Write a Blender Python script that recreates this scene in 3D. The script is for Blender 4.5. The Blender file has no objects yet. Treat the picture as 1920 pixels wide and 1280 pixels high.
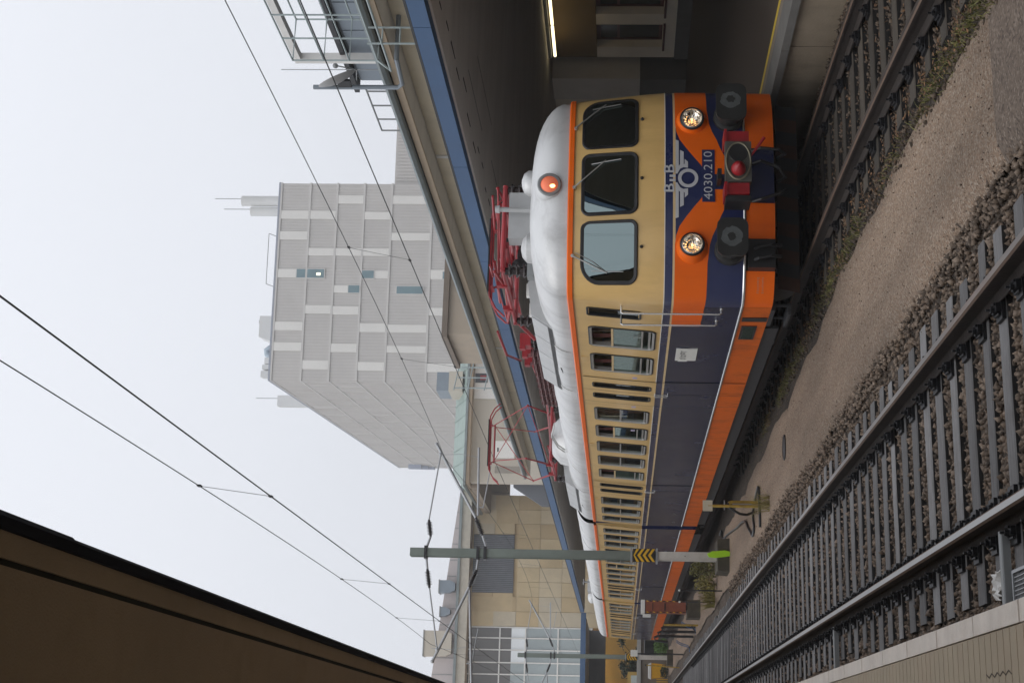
import bpy, bmesh, math, random
import numpy as np
from mathutils import Vector, Matrix
random.seed(11); RNG = np.random.default_rng(5)
S = bpy.context.scene; COL = S.collection
R = math.radians

# ---------------------------------------------------------------- camera (held on its side, as the photograph was taken)
CAM_H = 2.374; FPX = 2650.0
_phi = math.atan(763/FPX); _th = math.atan(.04); _r = .0107
_F = Vector((math.sin(_phi)*math.cos(_th), math.cos(_phi)*math.cos(_th), math.sin(_th)))
_R0 = Vector((math.cos(_phi), -math.sin(_phi), 0)); _U0 = _R0.cross(_F)
_U = _U0*math.cos(_r) - _R0*math.sin(_r); _Rr = _F.cross(_U)
cd = bpy.data.cameras.new('camera'); cam = bpy.data.objects.new('camera', cd); COL.objects.link(cam)
cd.sensor_fit = 'HORIZONTAL'; cd.sensor_width = 36; cd.lens = 36*FPX/1920
cd.shift_x = -((1171-FPX*.04)-960)/1920
cd.clip_start = .1; cd.clip_end = 3000
cam.matrix_world = Matrix(((-_U.x, _Rr.x, -_F.x, 0), (-_U.y, _Rr.y, -_F.y, 0), (-_U.z, _Rr.z, -_F.z, CAM_H), (0, 0, 0, 1)))
S.camera = cam

# ---------------------------------------------------------------- overcast sky and soft sun
w = bpy.data.worlds.new('World'); S.world = w; w.use_nodes = True
nt = w.node_tree; nt.nodes.clear()
N = nt.nodes.new; Lk = nt.links.new
SUN_EL, SUN_AZ = R(58), R(250)
sky = N('ShaderNodeTexSky'); sky.sky_type = 'NISHITA'; sky.sun_disc = False
sky.sun_elevation = SUN_EL; sky.sun_rotation = SUN_AZ; sky.dust_density = 6; sky.air_density = 1.5
hs = N('ShaderNodeHueSaturation'); hs.inputs['Saturation'].default_value = .15; hs.inputs['Value'].default_value = .1
Lk(sky.outputs[0], hs.inputs['Color'])
# cloud deck: even, brighter overhead as any overcast sky is
tc = N('ShaderNodeTexCoord'); sx = N('ShaderNodeSeparateXYZ'); Lk(tc.outputs['Generated'], sx.inputs[0])
mr = N('ShaderNodeMapRange'); mr.inputs[1].default_value = 0; mr.inputs[2].default_value = 1
mr.inputs[3].default_value = .81; mr.inputs[4].default_value = 1.20; Lk(sx.outputs['Z'], mr.inputs[0])
nz = N('ShaderNodeTexNoise'); nz.inputs['Scale'].default_value = 2.2; nz.inputs['Detail'].default_value = 3; Lk(tc.outputs['Generated'], nz.inputs['Vector'])
nm = N('ShaderNodeMapRange'); nm.inputs[3].default_value = .96; nm.inputs[4].default_value = 1.04; Lk(nz.outputs[0], nm.inputs[0])
mm = N('ShaderNodeMath'); mm.operation = 'MULTIPLY'; Lk(mr.outputs[0], mm.inputs[0]); Lk(nm.outputs[0], mm.inputs[1])
cc = N('ShaderNodeMix'); cc.data_type = 'RGBA'; cc.blend_type = 'MULTIPLY'; cc.inputs[0].default_value = 1
cc.inputs[6].default_value = (.955, .985, 1.06, 1); Lk(mm.outputs[0], cc.inputs[7])
mx = N('ShaderNodeMix'); mx.data_type = 'RGBA'; mx.inputs[0].default_value = .93
Lk(hs.outputs[0], mx.inputs[6]); Lk(cc.outputs[2], mx.inputs[7])
bg = N('ShaderNodeBackground'); bg.inputs[1].default_value = 1.0; out = N('ShaderNodeOutputWorld')
Lk(mx.outputs[2], bg.inputs[0]); Lk(bg.outputs[0], out.inputs[0])
sd = bpy.data.lights.new('sun', 'SUN'); sd.energy = .9; sd.angle = R(50); sd.color = (1, .97, .93)
so = bpy.data.objects.new('sun', sd); COL.objects.link(so)
_d = Vector((-math.cos(SUN_EL)*.85, -math.cos(SUN_EL)*.53, math.sin(SUN_EL)))   # towards the sun: high, from behind-left
so.rotation_euler = _d.to_track_quat('Z', 'Y').to_euler()
sky.sun_rotation = math.atan2(_d.x, _d.y)
vs = S.view_settings; vs.view_transform = 'Standard'; vs.look = 'None'; vs.exposure = 0; vs.gamma = 1; vs.use_curve_mapping = False
S.cycles.max_bounces = 6; S.cycles.transparent_max_bounces = 12; S.cycles.glossy_bounces = 3
S.cycles.use_denoising = True

# ---------------------------------------------------------------- helpers
class MB:
    def __init__(s): s.v = []; s.f = []; s.m = []; s.cur = 0
    def add(s, vs, fs, m=None):
        o = len(s.v); s.v += [tuple(p) for p in vs]; s.f += [tuple(i+o for i in f) for f in fs]
        s.m += [s.cur if m is None else m]*len(fs); return s
    def box(s, x0, x1, y0, y1, z0, z1, m=None):
        return s.add([(x0,y0,z0),(x1,y0,z0),(x1,y1,z0),(x0,y1,z0),(x0,y0,z1),(x1,y0,z1),(x1,y1,z1),(x0,y1,z1)],
                     [(0,3,2,1),(4,5,6,7),(0,1,5,4),(1,2,6,5),(2,3,7,6),(3,0,4,7)], m)
    def bar(s, p, q, w, h, m=None, up=(0,0,1)):
        p = Vector(p); q = Vector(q); d = (q-p).normalized(); u = Vector(up)
        a = d.cross(u)
        if a.length < 1e-4: a = d.cross(Vector((0,1,0)))
        a.normalize(); b = a.cross(d).normalized(); a = a*w/2; b = b*h/2
        vs = [p-a-b, p+a-b, p+a+b, p-a+b, q-a-b, q+a-b, q+a+b, q-a+b]
        return s.add(vs, [(0,3,2,1),(4,5,6,7),(0,1,5,4),(1,2,6,5),(2,3,7,6),(3,0,4,7)], m)
    def tube(s, pts, r, n=8, m=None, cap=True):
        pts = [Vector(p) for p in pts]; k = len(pts); rs = r if isinstance(r, (list, tuple)) else [r]*k
        vs = []; fs = []; pa = None
        for i, p in enumerate(pts):
            d = (pts[min(i+1,k-1)]-pts[max(i-1,0)]).normalized()
            if pa is None:
                a = d.cross(Vector((0,0,1)))
                if a.length < 1e-3: a = d.cross(Vector((0,1,0)))
            else: a = pa - d*pa.dot(d)
            a.normalize(); pa = a; b = d.cross(a)
            for j in range(n):
                t = 2*math.pi*j/n; vs.append(p + (a*math.cos(t)+b*math.sin(t))*rs[i])
        for i in range(k-1):
            for j in range(n):
                fs.append((i*n+j, i*n+(j+1)%n, (i+1)*n+(j+1)%n, (i+1)*n+j))
        if cap: fs += [tuple(range(n-1,-1,-1)), tuple(range((k-1)*n, k*n))]
        return s.add(vs, fs, m)
    def lathe(s, prof, c, axis, n=16, m=None, caps=True):
        c = Vector(c); d = Vector(axis).normalized(); a = d.cross(Vector((0,0,1)))
        if a.length < 1e-3: a = d.cross(Vector((0,1,0)))
        a.normalize(); b = d.cross(a); vs = []; fs = []
        for r_, t in prof:
            for j in range(n):
                g = 2*math.pi*j/n; vs.append(c + d*t + (a*math.cos(g)+b*math.sin(g))*r_)
        k = len(prof)
        for i in range(k-1):
            for j in range(n): fs.append((i*n+j, i*n+(j+1)%n, (i+1)*n+(j+1)%n, (i+1)*n+j))
        if caps: fs += [tuple(range(n-1,-1,-1)), tuple(range((k-1)*n, k*n))]
        return s.add(vs, fs, m)
    def prism(s, poly, a, b, ax, m=None):
        def P(q, t): return {0:(t,q[0],q[1]), 1:(q[0],t,q[1]), 2:(q[0],q[1],t)}[ax]
        n = len(poly); vs = [P(q,a) for q in poly]+[P(q,b) for q in poly]
        fs = [tuple(range(n-1,-1,-1)), tuple(range(n,2*n))]+[(i,(i+1)%n,n+(i+1)%n,n+i) for i in range(n)]
        return s.add(vs, fs, m)
    def ball(s, c, r, n=10, k=6, m=None, sc=(1,1,1)):
        prof = [(max(.001, math.sin(math.pi*i/k)), -math.cos(math.pi*i/k)) for i in range(k+1)]
        vs = []; fs = []
        for a, t in prof:
            for j in range(n):
                g = 2*math.pi*j/n; vs.append((c[0]+r*sc[0]*a*math.cos(g), c[1]+r*sc[1]*a*math.sin(g), c[2]+r*sc[2]*t))
        for i in range(k):
            for j in range(n): fs.append((i*n+j, i*n+(j+1)%n, (i+1)*n+(j+1)%n, (i+1)*n+j))
        return s.add(vs, fs, m)
    def rot(s, ang, c, axis='Z'):
        M_ = Matrix.Translation(Vector(c)) @ Matrix.Rotation(ang, 4, axis) @ Matrix.Translation(-Vector(c))
        s.v = [tuple(M_ @ Vector(p)) for p in s.v]; return s
    def mesh(s, name, mats, smooth=False):
        me = bpy.data.meshes.new(name); me.from_pydata(s.v, [], s.f)
        for x in (mats if isinstance(mats, (list, tuple)) else [mats]): me.materials.append(x)
        me.polygons.foreach_set('material_index', s.m)
        bm = bmesh.new(); bm.from_mesh(me); bmesh.ops.recalc_face_normals(bm, faces=bm.faces); bm.to_mesh(me); bm.free()
        if smooth:
            me.shade_smooth()
            try: me.set_sharp_from_angle(angle=R(38))
            except Exception: pass
        me.update(); return me
    def build(s, name, mats, parent=None, smooth=False, at=None):
        if at is not None:
            s.v = [(p[0]-at[0], p[1]-at[1], p[2]-at[2]) for p in s.v]
        o = bpy.data.objects.new(name, s.mesh(name, mats, smooth)); COL.objects.link(o)
        if at is not None: o.location = at
        if parent is not None: attach(o, parent)
        return o
def WM(o): return o.matrix_basis.copy() if o.parent is None else WM(o.parent) @ o.matrix_parent_inverse @ o.matrix_basis
def attach(o, parent):
    o.parent = parent; o.matrix_parent_inverse = WM(parent).inverted()
def inst(me, name, parent, loc=(0,0,0), rz=0, sc=(1,1,1)):
    o = bpy.data.objects.new(name, me); COL.objects.link(o); o.location = loc; o.rotation_euler = (0,0,rz); o.scale = sc
    if parent is not None: attach(o, parent)
    return o
def tag(o, label=None, cat=None, group=None, kind=None):
    if label: o['label'] = label
    if cat: o['category'] = cat
    if group: o['group'] = group
    if kind: o['kind'] = kind
    return o
def thing(name, label, cat, loc=(0,0,0), group=None, kind=None):
    o = bpy.data.objects.new(name, None); COL.objects.link(o); o.location = loc; o.empty_display_size = .3
    return tag(o, label, cat, group, kind)
def copy_tree(o, off, parent=None):
    c = o.copy(); COL.objects.link(c)
    if parent is None: c.location = Vector(o.location)+Vector(off)
    else: c.parent = parent; c.matrix_parent_inverse = o.matrix_parent_inverse.copy()
    for ch in [q for q in bpy.data.objects if q.parent is o]: copy_tree(ch, off, c)
    return c

# ---------------------------------------------------------------- procedural materials
def mk(name, col, rough=.6, metal=0., var=.12, scale=2., stretch=(1,1,1), bump=0., bscale=40., col2=None, spec=.5, grime=0., grime_col=(.05,.045,.04), gscale=1.2, gstretch=(1,1,1), island=0., objrand=0.):
    m = bpy.data.materials.new(name); m.use_nodes = True; t = m.node_tree; b = t.nodes['Principled BSDF']
    n = t.nodes.new; l = t.links.new
    c = n('ShaderNodeTexCoord'); mp = n('ShaderNodeMapping'); mp.inputs['Scale'].default_value = stretch
    g = n('ShaderNodeNewGeometry')
    l(g.outputs['Position'], mp.inputs[0])
    no = n('ShaderNodeTexNoise'); no.inputs['Scale'].default_value = scale; no.inputs['Detail'].default_value = 5; no.inputs['Roughness'].default_value = .62
    l(mp.outputs[0], no.inputs['Vector'])
    r_ = n('ShaderNodeValToRGB'); e = r_.color_ramp.elements
    e[0].position = .3; e[1].position = .7
    if col2 is None:
        e[0].color = tuple(x*(1-var) for x in col)+(1,); e[1].color = tuple(min(1, x*(1+var)) for x in col)+(1,)
    else: e[0].color = tuple(col)+(1,); e[1].color = tuple(col2)+(1,)
    l(no.outputs[0], r_.inputs[0]); o = r_.outputs[0]
    if island > 0:
        mi = n('ShaderNodeMix'); mi.data_type = 'RGBA'; mi.blend_type = 'MULTIPLY'; mi.inputs[0].default_value = 1
        mr_ = n('ShaderNodeMapRange'); mr_.inputs[3].default_value = 1-island; mr_.inputs[4].default_value = 1+island
        l(g.outputs['Random Per Island'], mr_.inputs[0]); l(o, mi.inputs[6]); l(mr_.outputs[0], mi.inputs[7]); o = mi.outputs[2]
    if objrand > 0:
        oi = n('ShaderNodeObjectInfo'); mo = n('ShaderNodeMix'); mo.data_type = 'RGBA'; mo.blend_type = 'MULTIPLY'; mo.inputs[0].default_value = 1
        mro = n('ShaderNodeMapRange'); mro.inputs[3].default_value = 1-objrand; mro.inputs[4].default_value = 1+objrand*.6
        l(oi.outputs['Random'], mro.inputs[0]); l(o, mo.inputs[6]); l(mro.outputs[0], mo.inputs[7]); o = mo.outputs[2]
    if grime > 0:
        m2 = n('ShaderNodeMapping'); m2.inputs['Scale'].default_value = gstretch; l(g.outputs['Position'], m2.inputs[0])
        n2 = n('ShaderNodeTexNoise'); n2.inputs['Scale'].default_value = gscale; n2.inputs['Detail'].default_value = 7; n2.inputs['Roughness'].default_value = .7
        l(m2.outputs[0], n2.inputs['Vector'])
        mr2 = n('ShaderNodeMapRange'); mr2.inputs[1].default_value = .48; mr2.inputs[2].default_value = .78; mr2.inputs[4].default_value = grime
        l(n2.outputs[0], mr2.inputs[0]); mi2 = n('ShaderNodeMix'); mi2.data_type = 'RGBA'; l(mr2.outputs[0], mi2.inputs[0])
        l(o, mi2.inputs[6]); mi2.inputs[7].default_value = tuple(grime_col)+(1,); o = mi2.outputs[2]
    l(o, b.inputs['Base Color'])
    mrr = n('ShaderNodeMapRange'); mrr.inputs[3].default_value = max(.02, rough-.08); mrr.inputs[4].default_value = min(1, rough+.1)
    l(no.outputs[0], mrr.inputs[0]); l(mrr.outputs[0], b.inputs['Roughness'])
    b.inputs['Metallic'].default_value = metal; b.inputs['Specular IOR Level'].default_value = spec
    if bump > 0:
        nb = n('ShaderNodeTexNoise'); nb.inputs['Scale'].default_value = bscale; nb.inputs['Detail'].default_value = 4
        l(mp.outputs[0], nb.inputs['Vector'])
        bp = n('ShaderNodeBump'); bp.inputs['Strength'].default_value = bump; bp.inputs['Distance'].default_value = .02
        l(nb.outputs[0], bp.inputs['Height']); l(bp.outputs[0], b.inputs['Normal'])
    return m
def emis(name, col, strength):
    m = bpy.data.materials.new(name); m.use_nodes = True; b = m.node_tree.nodes['Principled BSDF']
    b.inputs['Base Color'].default_value = tuple(col)+(1,); b.inputs['Emission Color'].default_value = tuple(col)+(1,); b.inputs['Emission Strength'].default_value = strength
    return m
def glassm(name, tint, f0, rough=.02, gcol=(.9,.95,.95)):
    """clear sheet with Schlick reflection; f0 is the mirror share seen head-on"""
    m = bpy.data.materials.new(name); m.use_nodes = True; t = m.node_tree; t.nodes.remove(t.nodes['Principled BSDF'])
    n = t.nodes.new; l = t.links.new; o = t.nodes['Material Output']
    a = n('ShaderNodeBsdfTransparent'); a.inputs[0].default_value = tuple(tint)+(1,)
    g = n('ShaderNodeBsdfGlossy'); g.inputs['Roughness'].default_value = rough; g.inputs[0].default_value = tuple(gcol)+(1,)
    lw = n('ShaderNodeLayerWeight'); lw.inputs[0].default_value = .5
    p = n('ShaderNodeMath'); p.operation = 'POWER'; p.inputs[1].default_value = 5; l(lw.outputs['Facing'], p.inputs[0])
    q = n('ShaderNodeMath'); q.operation = 'MULTIPLY_ADD'; q.inputs[1].default_value = (1-f0)*.8; q.inputs[2].default_value = f0; l(p.outputs[0], q.inputs[0])
    x = n('ShaderNodeMixShader'); l(q.outputs[0], x.inputs[0]); l(a.outputs[0], x.inputs[1]); l(g.outputs[0], x.inputs[2]); l(x.outputs[0], o.inputs[0])
    return m
def speckle(name, cols, scale, rough=.85, bump=.6, dist=.02, streak=None):
    """stones seen too small to build: voronoi cells of several colours"""
    m = bpy.data.materials.new(name); m.use_nodes = True; t = m.node_tree; b = t.nodes['Principled BSDF']; n = t.nodes.new; l = t.links.new
    g = n('ShaderNodeNewGeometry'); v = n('ShaderNodeTexVoronoi'); v.inputs['Scale'].default_value = scale; l(g.outputs['Position'], v.inputs['Vector'])
    s_ = n('ShaderNodeSeparateColor'); l(v.outputs['Color'], s_.inputs[0])
    r_ = n('ShaderNodeValToRGB'); r_.color_ramp.interpolation = 'LINEAR'; e = r_.color_ramp.elements
    for i, c in enumerate(cols):
        q = e[i] if i < 2 else e.new(i/(len(cols)-1)); q.position = i/(len(cols)-1); q.color = tuple(c)+(1,)
    for i, c in enumerate(cols): e[i].position = i/(len(cols)-1); e[i].color = tuple(c)+(1,)
    l(s_.outputs[0], r_.inputs[0]); o = r_.outputs[0]
    nn = n('ShaderNodeTexNoise'); nn.inputs['Scale'].default_value = .9; nn.inputs['Detail'].default_value = 6
    mp = n('ShaderNodeMapping'); mp.inputs['Scale'].default_value = streak or (1,1,1); l(g.outputs['Position'], mp.inputs[0]); l(mp.outputs[0], nn.inputs['Vector'])
    mr_ = n('ShaderNodeMapRange'); mr_.inputs[1].default_value = .3; mr_.inputs[2].default_value = .7; mr_.inputs[3].default_value = .60; mr_.inputs[4].default_value = 1.18; l(nn.outputs[0], mr_.inputs[0])
    mi = n('ShaderNodeMix'); mi.data_type = 'RGBA'; mi.blend_type = 'MULTIPLY'; mi.inputs[0].default_value = 1; l(o, mi.inputs[6]); l(mr_.outputs[0], mi.inputs[7])
    l(mi.outputs[2], b.inputs['Base Color']); b.inputs['Roughness'].default_value = rough
    bp = n('ShaderNodeBump'); bp.inputs['Strength'].default_value = bump; bp.inputs['Distance'].default_value = dist
    l(v.outputs['Distance'], bp.inputs['Height']); l(bp.outputs[0], b.inputs['Normal'])
    return m
MT = {}
MT['steel_top'] = mk('rail_head_steel', (.29,.285,.28), .30, .85, .2, 3, (1,.1,1))
MT['rail_side'] = mk('rail_rust', (.032,.024,.02), .8, 0, .35, 6, bump=.3)
MT['rust_top'] = mk('rail_head_rusty', (.06,.046,.038), .55, .3, .3, 4, (1,.2,1))
MT['sleeper'] = mk('tarred_oak', (.23,.225,.225), .8, 0, .25, 5, (.6,9,9), bump=.6, bscale=14, grime=.6, grime_col=(.10,.09,.08), gscale=2.2, objrand=.42)
MT['sleeper_b'] = mk('weathered_oak_shaded', (.065,.054,.042), .85, 0, .3, 5, (.6,9,9), bump=.5, bscale=14, grime=.6, grime_col=(.03,.024,.018), gscale=3, objrand=.4)  # wood tone darkened, the canopy's shade painted in
MT['tar_shade'] = mk('tarred_oak_gap_shade', (.022,.020,.019), .85, 0, .4, 6, (.6,9,9), bump=.4, bscale=14)  # tarred sides, with the shade of the gaps put into the colour
MT['clip'] = mk('black_fastening', (.012,.012,.014), .5, .3, .3, 8)
MT['stone'] = mk('ballast_stone', (.13,.09,.06), .85, 0, .35, 9, col2=(.235,.185,.145), island=.65, grime=.5, grime_col=(.10,.06,.035), gscale=5)
MT['bed'] = speckle('ballast_bed', [(.03,.024,.018),(.14,.10,.07),(.08,.055,.038),(.19,.155,.12),(.09,.07,.055)], 26, bump=1., dist=.04)
MT['stone2'] = mk('mossy_stone_shaded', (.075,.052,.036), .9, 0, .35, 9, col2=(.125,.095,.07), island=.5, grime=.6, grime_col=(.05,.045,.02), gscale=4)  # stone darkened so canopy and train shade sit in the colour
MT['bed2'] = speckle('leafy_bed_shaded', [(.025,.019,.013),(.065,.045,.03),(.045,.03,.02),(.095,.07,.05)], 24, bump=1., dist=.04)  # leaf-brown bed, shade of train and canopy put into its colour
MT['path'] = speckle('gravel_path', [(.135,.085,.053),(.235,.165,.11),(.29,.195,.13),(.19,.13,.088),(.27,.205,.15),(.38,.31,.24),(.165,.108,.072)], 66, bump=.45, dist=.008, streak=(1.6,.22,1))
MT['asphalt'] = speckle('old_asphalt', [(.07,.05,.038),(.16,.12,.09),(.12,.09,.068),(.24,.19,.15)], 55, bump=.35, dist=.006, streak=(.6,.6,1))
MT['earth'] = mk('earth', (.10,.085,.065), .95, 0, .3, .6, bump=.4, bscale=8)
MT['conc'] = mk('platform_concrete', (.27,.22,.16), .85, 0, .15, 1.5, bump=.25, bscale=30, grime=.55, grime_col=(.07,.06,.05), gscale=1.6, gstretch=(1,1,.35))
MT['conc_d'] = mk('concrete_edge', (.14,.135,.125), .85, 0, .18, 2, bump=.25, bscale=30)
MT['coping'] = mk('coping_stone', (.72,.65,.57), .8, 0, .1, 3, bump=.15, bscale=50, grime=.45, grime_col=(.46,.36,.29), gscale=5)
MT['plat_l'] = mk('ribbed_paving', (.40,.33,.235), .85, 0, .12, 1.2, grime=.5, grime_col=(.36,.245,.175), gscale=.9)
MT['dark_gap'] = mk('dark_joint', (.03,.026,.022), .9)
MT['plat_r'] = mk('platform_asphalt', (.060,.044,.032), .75, 0, .15, 1, (.3,1,1), bump=.15, bscale=40)
MT['yellow_line'] = mk('yellow_paint', (.62,.44,.05), .6, 0, .12, 4, grime=.5, grime_col=(.25,.18,.06), gscale=4)
MT['galv'] = mk('galvanised_steel', (.36,.37,.38), .45, .6, .12, 4)
MT['grey_metal'] = mk('grey_painted_metal', (.25,.26,.26), .5, .1, .12, 3)
MT['black'] = mk('black_rubber', (.012,.012,.013), .45, 0, .3, 4)
MT['dark_metal'] = mk('dark_metal', (.03,.03,.032), .5, .3, .3, 4)
MT['white'] = mk('white_paint', (.72,.71,.68), .5, 0, .06, 3)
# ================================================================ THE GROUND
def sheet(name, pts, z, mat, label=None, nx=1):
    mb = MB(); mb.add([(p[0], p[1], z) for p in pts], [tuple(range(len(pts)))])
    return tag(mb.build(name, mat), kind='structure')
sheet('ground', [(-900,-300),(900,-300),(900,1500),(-900,1500)], -.55, MT['earth'])

XC, ZR = 6.74, .10                      # centre line of the train's track, its rail level
def tcx(y): return XC-.006*max(0, 17-y)**2
# gravel path between the tracks, an uneven sheet
def strip(name, xl, xr, y0, y1, z, mat, step=.5, nx=8, amp=.012, seed=0, wob=.03, drop=.07):
    rg = random.Random(seed); mb = MB(); n = int((y1-y0)/step)
    for i in range(n+1):
        y = y0+(y1-y0)*i/n; a = xl(y) if callable(xl) else xl; b = xr(y) if callable(xr) else xr
        a += rg.uniform(-wob, wob); b += rg.uniform(-wob, wob)
        for j in range(nx+1):
            t = j/nx; mb.v.append((a+(b-a)*t, y, z+rg.uniform(-amp, amp)-(drop if j in (0, nx) else 0)))
    for i in range(n):
        for j in range(nx):
            k = i*(nx+1)+j; mb.f.append((k, k+1, k+nx+2, k+nx+1)); mb.m.append(0)
    return tag(mb.build(name, mat, smooth=True), kind='structure')
strip('path', lambda y: 3.82+.04*math.sin(y*.9), lambda y: tcx(y)-1.22-.25*min(1, max(0, (y-14)/6))+.06*math.sin(y*1.7)+.03*math.sin(y*4.1), 8.7, 120, -.12, MT['path'], .4, 10, .006, 1)  # right edge drawn back; the dark bed there stands for train shade
strip('asphalt_apron', lambda y: 3.80, lambda y: tcx(y)-1.25, -12, 8.86, -.112, MT['asphalt'], .4, 8, .003, 2, .01)
strip('ballast_bed', .60, 3.95, -12, 130, -.226, MT['bed'], .5, 12, .012, 3, .03, 0)
strip('ballast_bed', lambda y: tcx(y)-1.75, lambda y: 8.40, -12, 80, -.14, MT['bed2'], .5, 12, .015, 4, .03, 0)

# loose stones: one uncounted mass per track bed
def stones(name, n, region, zf, s0, s1, mat, label, avoid=None, ydens=1.5):
    u = RNG.random(n); y0, y1 = region[2], region[3]
    ys = y0+(y1-y0)*u**ydens; xs = RNG.uniform(0, 1, n)
    base = np.array([(1,0,0),(-1,0,0),(0,1,0),(0,-1,0),(0,0,1),(0,0,-1)], float)
    tri = np.array([(0,2,4),(2,1,4),(1,3,4),(3,0,4),(2,0,5),(1,2,5),(3,1,5),(0,3,5)])
    V = []; F = []; k = 0
    for i in range(n):
        y = ys[i]; xl, xr = region[0](y), region[1](y); x = xl+(xr-xl)*xs[i]
        if avoid and avoid(x, y): continue
        s_ = s0+(s1-s0)*RNG.random()**1.6
        jit = 1+RNG.uniform(-.35, .35, (6,1)); a = RNG.uniform(0, 6.28, 3)
        ca, sa, cb, sb, cg, sg = math.cos(a[0]), math.sin(a[0]), math.cos(a[1]), math.sin(a[1]), math.cos(a[2]), math.sin(a[2])
        Rm = np.array([[ca*cb, ca*sb*sg-sa*cg, ca*sb*cg+sa*sg],[sa*cb, sa*sb*sg+ca*cg, sa*sb*cg-ca*sg],[-sb, cb*sg, cb*cg]])
        p = (base*jit*np.array([1.,.85,.7])*s_) @ Rm.T + np.array([x, y, zf(x, y)+RNG.uniform(-.2, .5)*s_])
        V.append(p); F.append(tri+6*k); k += 1
    V = np.concatenate(V); F = np.concatenate(F)
    me = bpy.data.meshes.new(name); me.vertices.add(len(V)); me.vertices.foreach_set('co', V.astype(np.float32).ravel())
    me.loops.add(len(F)*3); me.polygons.add(len(F)); me.loops.foreach_set('vertex_index', F.astype(np.int32).ravel())
    me.polygons.foreach_set('loop_start', np.arange(0, len(F)*3, 3, dtype=np.int32)); me.update(calc_edges=True); me.validate()
    me.materials.append(mat); o = bpy.data.objects.new(name, me); COL.objects.link(o)
    return tag(o, label, 'ballast', kind='stuff')
SP = .505; NS0 = 6.2
def near_sl(y): return (y-NS0) % SP
stones('ballast_stones', 46000, (lambda y: .68, lambda y: 3.97+.05*math.sin(y*3), 6.2, 34), lambda x, y: -.220+(.035 if x > 3.62 or x < .98 else 0), .016, .040, MT['stone'],
       'brown and grey crushed stone between the grey sleepers of the nearer track', lambda x, y: 1.03 < x < 3.5 and (near_sl(y) < .105 or near_sl(y) > SP-.105), 1.5)
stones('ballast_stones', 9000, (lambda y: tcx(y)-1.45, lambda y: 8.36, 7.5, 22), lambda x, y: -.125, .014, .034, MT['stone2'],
       'mossy crushed stone darkened by painted shade, with dead leaves under and before the train', lambda x, y: False, 1.2)
stones('grit', 1200, (lambda y: 3.75, lambda y: tcx(y)-1.05, 8.8, 30), lambda x, y: -.117, .004, .011, MT['stone'], 'loose grit strewn on the brown path between the tracks', None, 1.5)

# ================================================================ TRACKS
MT['rail_edge'] = mk('rail_edge_rust', (.12,.075,.05), .6, .2, .25, 5)
def rail_profile():
    return [(-.07,-.16),(.07,-.16),(.07,-.148),(.012,-.125),(.010,-.045),(.034,-.034),(.036,-.012),(.021,0),(-.021,0),(-.036,-.012),(-.034,-.034),(-.010,-.045),(-.012,-.125),(-.07,-.148)]
def rail(name, xf, z, ys, parent, top):
    pr = rail_profile(); mb = MB(); n = len(pr)
    for y in ys:
        for a, b in pr: mb.v.append((xf(y)+a, y, z+b))
    for i in range(len(ys)-1):
        for j in range(n):
            mb.f.append((i*n+j, i*n+(j+1)%n, (i+1)*n+(j+1)%n, (i+1)*n+j)); mb.m.append(1 if j == 7 else 2 if j in (6, 8) else 0)
    return mb.build(name, [MT['rail_side'], top, MT['rail_edge']], parent)
def sleeper_meshes(w, l, mats):
    out = []
    for k in range(5):
        rg = random.Random(k); mb = MB(); hw = w/2; hl = l/2+rg.uniform(-.03,.03); c = .012
        vs = []
        for x in np.linspace(-hl, hl, 7):
            j = rg.uniform(-.006,.006)
            vs += [(x,-hw+j,-.16),(x,hw+j,-.16),(x,hw+j,-c),(x,hw-c+j,rg.uniform(-.004,0)),(x,-hw+c+j,rg.uniform(-.004,0)),(x,-hw+j,-c)]
        fs = [tuple(range(5,-1,-1)), tuple(range(36,42))]
        for i in range(6):
            for j in range(6): fs.append((i*6+j, i*6+(j+1)%6, (i+1)*6+(j+1)%6, (i+1)*6+j))
        mb.add(vs, fs); me = mb.mesh('sleeper', [mats[k % len(mats)], MT['tar_shade']]); me.polygons.foreach_set('material_index', [0 if p.normal.z > .3 else 1 for p in me.polygons]); out.append(me)
    return out
def clip_mesh():
    mb = MB(); mb.box(-.19,.19,-.075,.075,-.005,.022)
    for s in (-1, 1):
        mb.box(s*.105-.028, s*.105+.028, -.06,.06,.02,.055)
        mb.tube([(s*.15,-.045,.03),(s*.15,.045,.035),(s*.085,.05,.06),(s*.075,0,.062),(s*.085,-.05,.06)], .011, 6)
        mb.lathe([(.021,0),(.021,.03),(.01,.034),(.01,.06)], (s*.115,0,.05), (0,0,1), 6)
    return mb.mesh('rail_clip', MT['clip'])
CL = clip_mesh()
def build_track(label, cx, z, y0, y1, sp, mats, top, ys, sl=2.45):
    t = thing('railway_track', label, 'track', (cx(y0), y0, z-.3))
    rail('rail', lambda y: cx(y)-.752, z, ys, t, top); rail('rail', lambda y: cx(y)+.752, z, ys, t, top)
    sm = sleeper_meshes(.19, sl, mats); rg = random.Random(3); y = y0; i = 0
    while y < y1:
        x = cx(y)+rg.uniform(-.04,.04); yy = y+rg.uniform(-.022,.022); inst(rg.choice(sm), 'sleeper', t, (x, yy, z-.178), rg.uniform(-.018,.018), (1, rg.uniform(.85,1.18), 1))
        if y < y0+45:
            for s in (-1, 1): inst(CL, 'rail_clip', t, (cx(y)+s*.752, y, z-.176))
        y += sp; i += 1
    return t
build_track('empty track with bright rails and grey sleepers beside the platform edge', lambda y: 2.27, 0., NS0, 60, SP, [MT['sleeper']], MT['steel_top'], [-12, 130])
build_track('dull rusty track on which the orange and blue train stands', tcx, ZR, 6.4, 30, .60, [MT['sleeper_b']], MT['rust_top'], [-12]+[float(v) for v in np.arange(-8, 18, 1.)]+[78], 2.28)

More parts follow.
